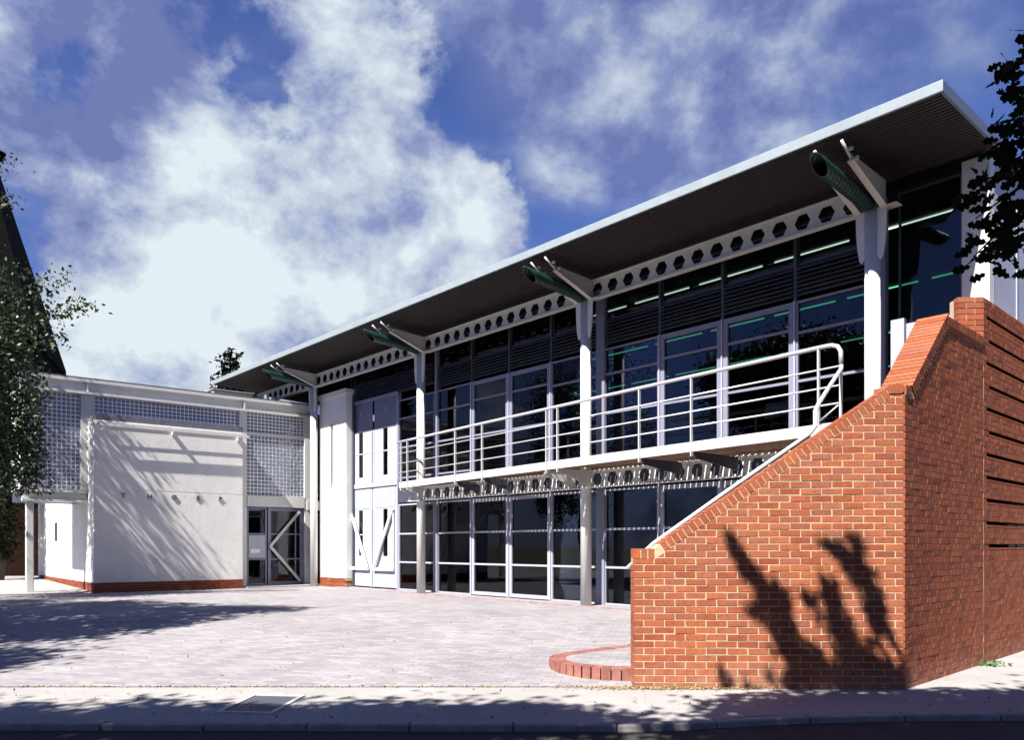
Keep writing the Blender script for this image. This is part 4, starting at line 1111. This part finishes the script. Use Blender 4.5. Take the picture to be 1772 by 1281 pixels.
for i, (x, y, h) in enumerate(((-36, -13, 15), (-27, -15, 17), (-18, -14, 16), (-10, -15, 18), (-2, -14, 16), (6, -14.5, 17), (14, -11, 16), (19, -2, 14), (22, 7, 12))):  # right-hand ones are unseen, added to cut sky light on the brick side wall
    tree('unseen_tree', 'tall unseen tree behind or right of the viewer, %s from the left in its row' % ('first', 'second', 'third', 'fourth', 'fifth', 'sixth', 'seventh', 'eighth', 'ninth')[i], 'tree', (x, y, -.4), (x, y, h * .6), .28,
         [(x, y, h * .62, 3.6, 2.6, h * .30, 1), (x + 1.6, y + .6, h * .40, 2.6, 2.0, h * .22, .6), (x - 1.9, y, h * .36, 2.4, 2.0, h * .22, .6), (x, y, h * .2, 3.8, 1.6, h * .14, .6)], 'leaf_oak', .30, 18, .50, 80, group='trees across the road')
# branch of oak leaves in the top right corner: lobed leaves on twigs
def oak_leaf():
    half = [(0, .0), (.10, .04), (.16, .13), (.24, .16), (.30, .11), (.36, .13), (.44, .24), (.53, .27), (.58, .17), (.64, .16), (.72, .26), (.81, .25), (.85, .15), (.93, .12), (1.0, .0)]
    pts = half + [(x, -y) for x, y in half[-2:0:-1]]
    return [(x, y, .10 * (abs(y)) - .12 * (x - .5) ** 2) for x, y in pts]
LF = oak_leaf(); nl = len(LF)
tw = MB(); lmesh = []
for k in range(6):
    me = bpy.data.meshes.new('leaf'); bend = random.uniform(-.3, .3)
    me.from_pydata([(x, y * random.uniform(.9, 1.1), z + bend * y * x) for x, y, z in LF], [], [tuple(range(nl))]); me.materials.append(M['leaf_dark']); lmesh.append(me)  # oak leaves coloured near black: shade of the canopy put into them
cl = [((1756, 105), 3.4, 12), ((1762, 150), 3.4, 10), ((1764, 205), 3.4, 16), ((1752, 250), 3.5, 20), ((1728, 290), 3.6, 16), ((1762, 310), 3.4, 18), ((1704, 318), 3.6, 6), ((1715, 410), 3.6, 14), ((1748, 385), 3.5, 24), ((1765, 430), 3.4, 20), ((1742, 450), 3.6, 8), ((1702, 428), 3.6, 5), ((1688, 378), 3.7, 5), ((1800, 260), 3.5, 22), ((1800, 380), 3.5, 24), ((1684, 445), 3.7, 3), ((1800, 80), 3.4, 14), ((1790, 180), 3.4, 20), ((1790, 320), 3.4, 18), ((1735, 345), 3.5, 10)]
stem0 = P(2050, 120, 3.2)
for (pp, Y_, n_) in cl:
    c = P(pp[0], pp[1], Y_)
    limb(tw, stem0 - oak.location, c - oak.location, .014, .003, .12, 7)
    for j in range(n_):
        p = c + Vector((random.gauss(0, .038), random.gauss(0, .08), random.gauss(0, .042)))
        o = link('leaf', random.choice(lmesh), oak, p - oak.location, (random.gauss(1.2, .5), random.uniform(-.6, .6), random.uniform(0, 6.28)))
        sc_ = random.uniform(.06, .10); o.scale = (sc_, sc_, sc_)
tw.build('twig', M['bark'], oak, True)
# dark tree beyond the roofs
tree('dark_tree', 'small dark tree top rising behind the roof of the entrance wing', 'tree', (-13.9, 40, -.3), (-13.9, 40, 9.6), .22,
     [(-14.0, 40, 9.2, .75, .7, .9, 1), (-13.1, 40, 8.8, .55, .6, .5, .6), (-14.6, 40, 8.4, .5, .6, .7, .6), (-13.9, 40, 10.3, .35, .4, .5, .35), (-12.6, 40, 9.1, .25, .3, .3, .15), (-14.2, 40, 7.6, .9, .8, .8, .7)], 'leaf_dark', .13, 26, .17, 26)
# weed at the foot of the side wall, straw and dead leaves along the foot of the stair wall
t = thing('weed', 'small green weed growing at the foot of the brick side wall', 'weed', (6.16, 10.42, -.29), 0)
wp = rng.normal(size=(90, 3)) * np.array([.10, .05, .018]) + np.array([0, 0, .035])
leaves(0, wp, .028, M['weed'], 'leaf_tuft', t); MB().tube([(0, 0, -.02), (.01, 0, .05)], .006, 6).build('stem', M['weed'], t)
n_ = 1500
lx = np.concatenate([rng.normal(1.75, .45, n_), rng.uniform(-6, 4, 500)]); lx = np.where(lx > 4.1, 3.0, lx)
ly = np.concatenate([8.80 - np.abs(rng.normal(0, .055, n_)), 8.86 + rng.normal(0, .025, 500)])
lz = np.full(len(lx), -.283) + rng.uniform(0, .012, len(lx))
o = leaves(0, np.stack([lx, ly, lz], 1), .014, M['straw'], 'straw_litter', None); tag(o, 'dry straw and leaf litter along the foot of the brick stair wall', 'litter', kind='stuff')

fx = np.concatenate([rng.uniform(-9, 3, 260), rng.uniform(-6, 6, 140)]); fy = np.concatenate([rng.uniform(9.0, 15, 260), rng.uniform(7.35, 8.8, 140)])
fz = np.array([(zfore(a_, b_) if b_ > 8.9 else -.315 + .025 * (b_ - 7.2) / 1.6) + .016 for a_, b_ in zip(fx, fy)])
keep = ~((fx > 1.2) & (fy > 8.6))
o = leaves(0, np.stack([fx, fy, fz], 1)[keep], .016, M['straw'], 'fallen_leaves', None); tag(o, 'scattered dry leaf scraps on the forecourt and pavement', 'litter', kind='stuff')
# ------------------------------------------------------------------ dark neighbours on the left
ch = thing('church_tower', 'dark building with a very steep pointed slate roof at the left edge', 'building', (-23.3, 34, -.3), 20)
box('tower_wall', M['slate'], ch, -3.4, 3.4, -3.4, 3.4, 0, 9.9)
MB().add([(-3.5, -3.5, 9.9), (3.5, -3.5, 9.9), (3.5, 3.5, 9.9), (-3.5, 3.5, 9.9), (0, 0, 22.5), (-3.5, -3.5, 9.7), (3.5, -3.5, 9.7), (3.5, 3.5, 9.7), (-3.5, 3.5, 9.7)],
         [(0, 1, 4), (1, 2, 4), (2, 3, 4), (3, 0, 4), (8, 7, 6, 5), (0, 5, 6, 1), (1, 6, 7, 2), (2, 7, 8, 3), (3, 8, 5, 0)]).build('steep_roof', M['slate'], ch)
for k in range(6, 9):
    t_ = .06 + k * .105
    for c_ in ((3.5, -3.5), (3.5, 3.5)):
        b_ = MB(); cx_, cy_, cz_ = c_[0] * (1 - t_), c_[1] * (1 - t_), 9.9 + 12.6 * t_
        b_.tube([(cx_ * .98, cy_ * .98, cz_ - .15), (cx_ + .22, cy_ * 1.02, cz_ + .02), (cx_ + .30, cy_, cz_ + .22), (cx_ + .16, cy_, cz_ + .34)], [.10, .16, .17, .05], 7)
        b_.build('crocket', M['slate'], ch, True)
gw = thing('garden_wall', 'dark brown brick garden wall behind the white post of the entrance wing', 'wall', (-23, 29.2, 0), 3)
box('wall_body', M['dark_brick'], gw, 0, 9.0, 0, .22, -.3, 2.75); box('coping', M['slate'], gw, -.03, 9.03, -.03, .25, 2.75, 2.83)
for z in (.9, 1.85): box('string_course', M['dark_brick'], gw, 0, 9.0, -.012, .0, z, z + .07)
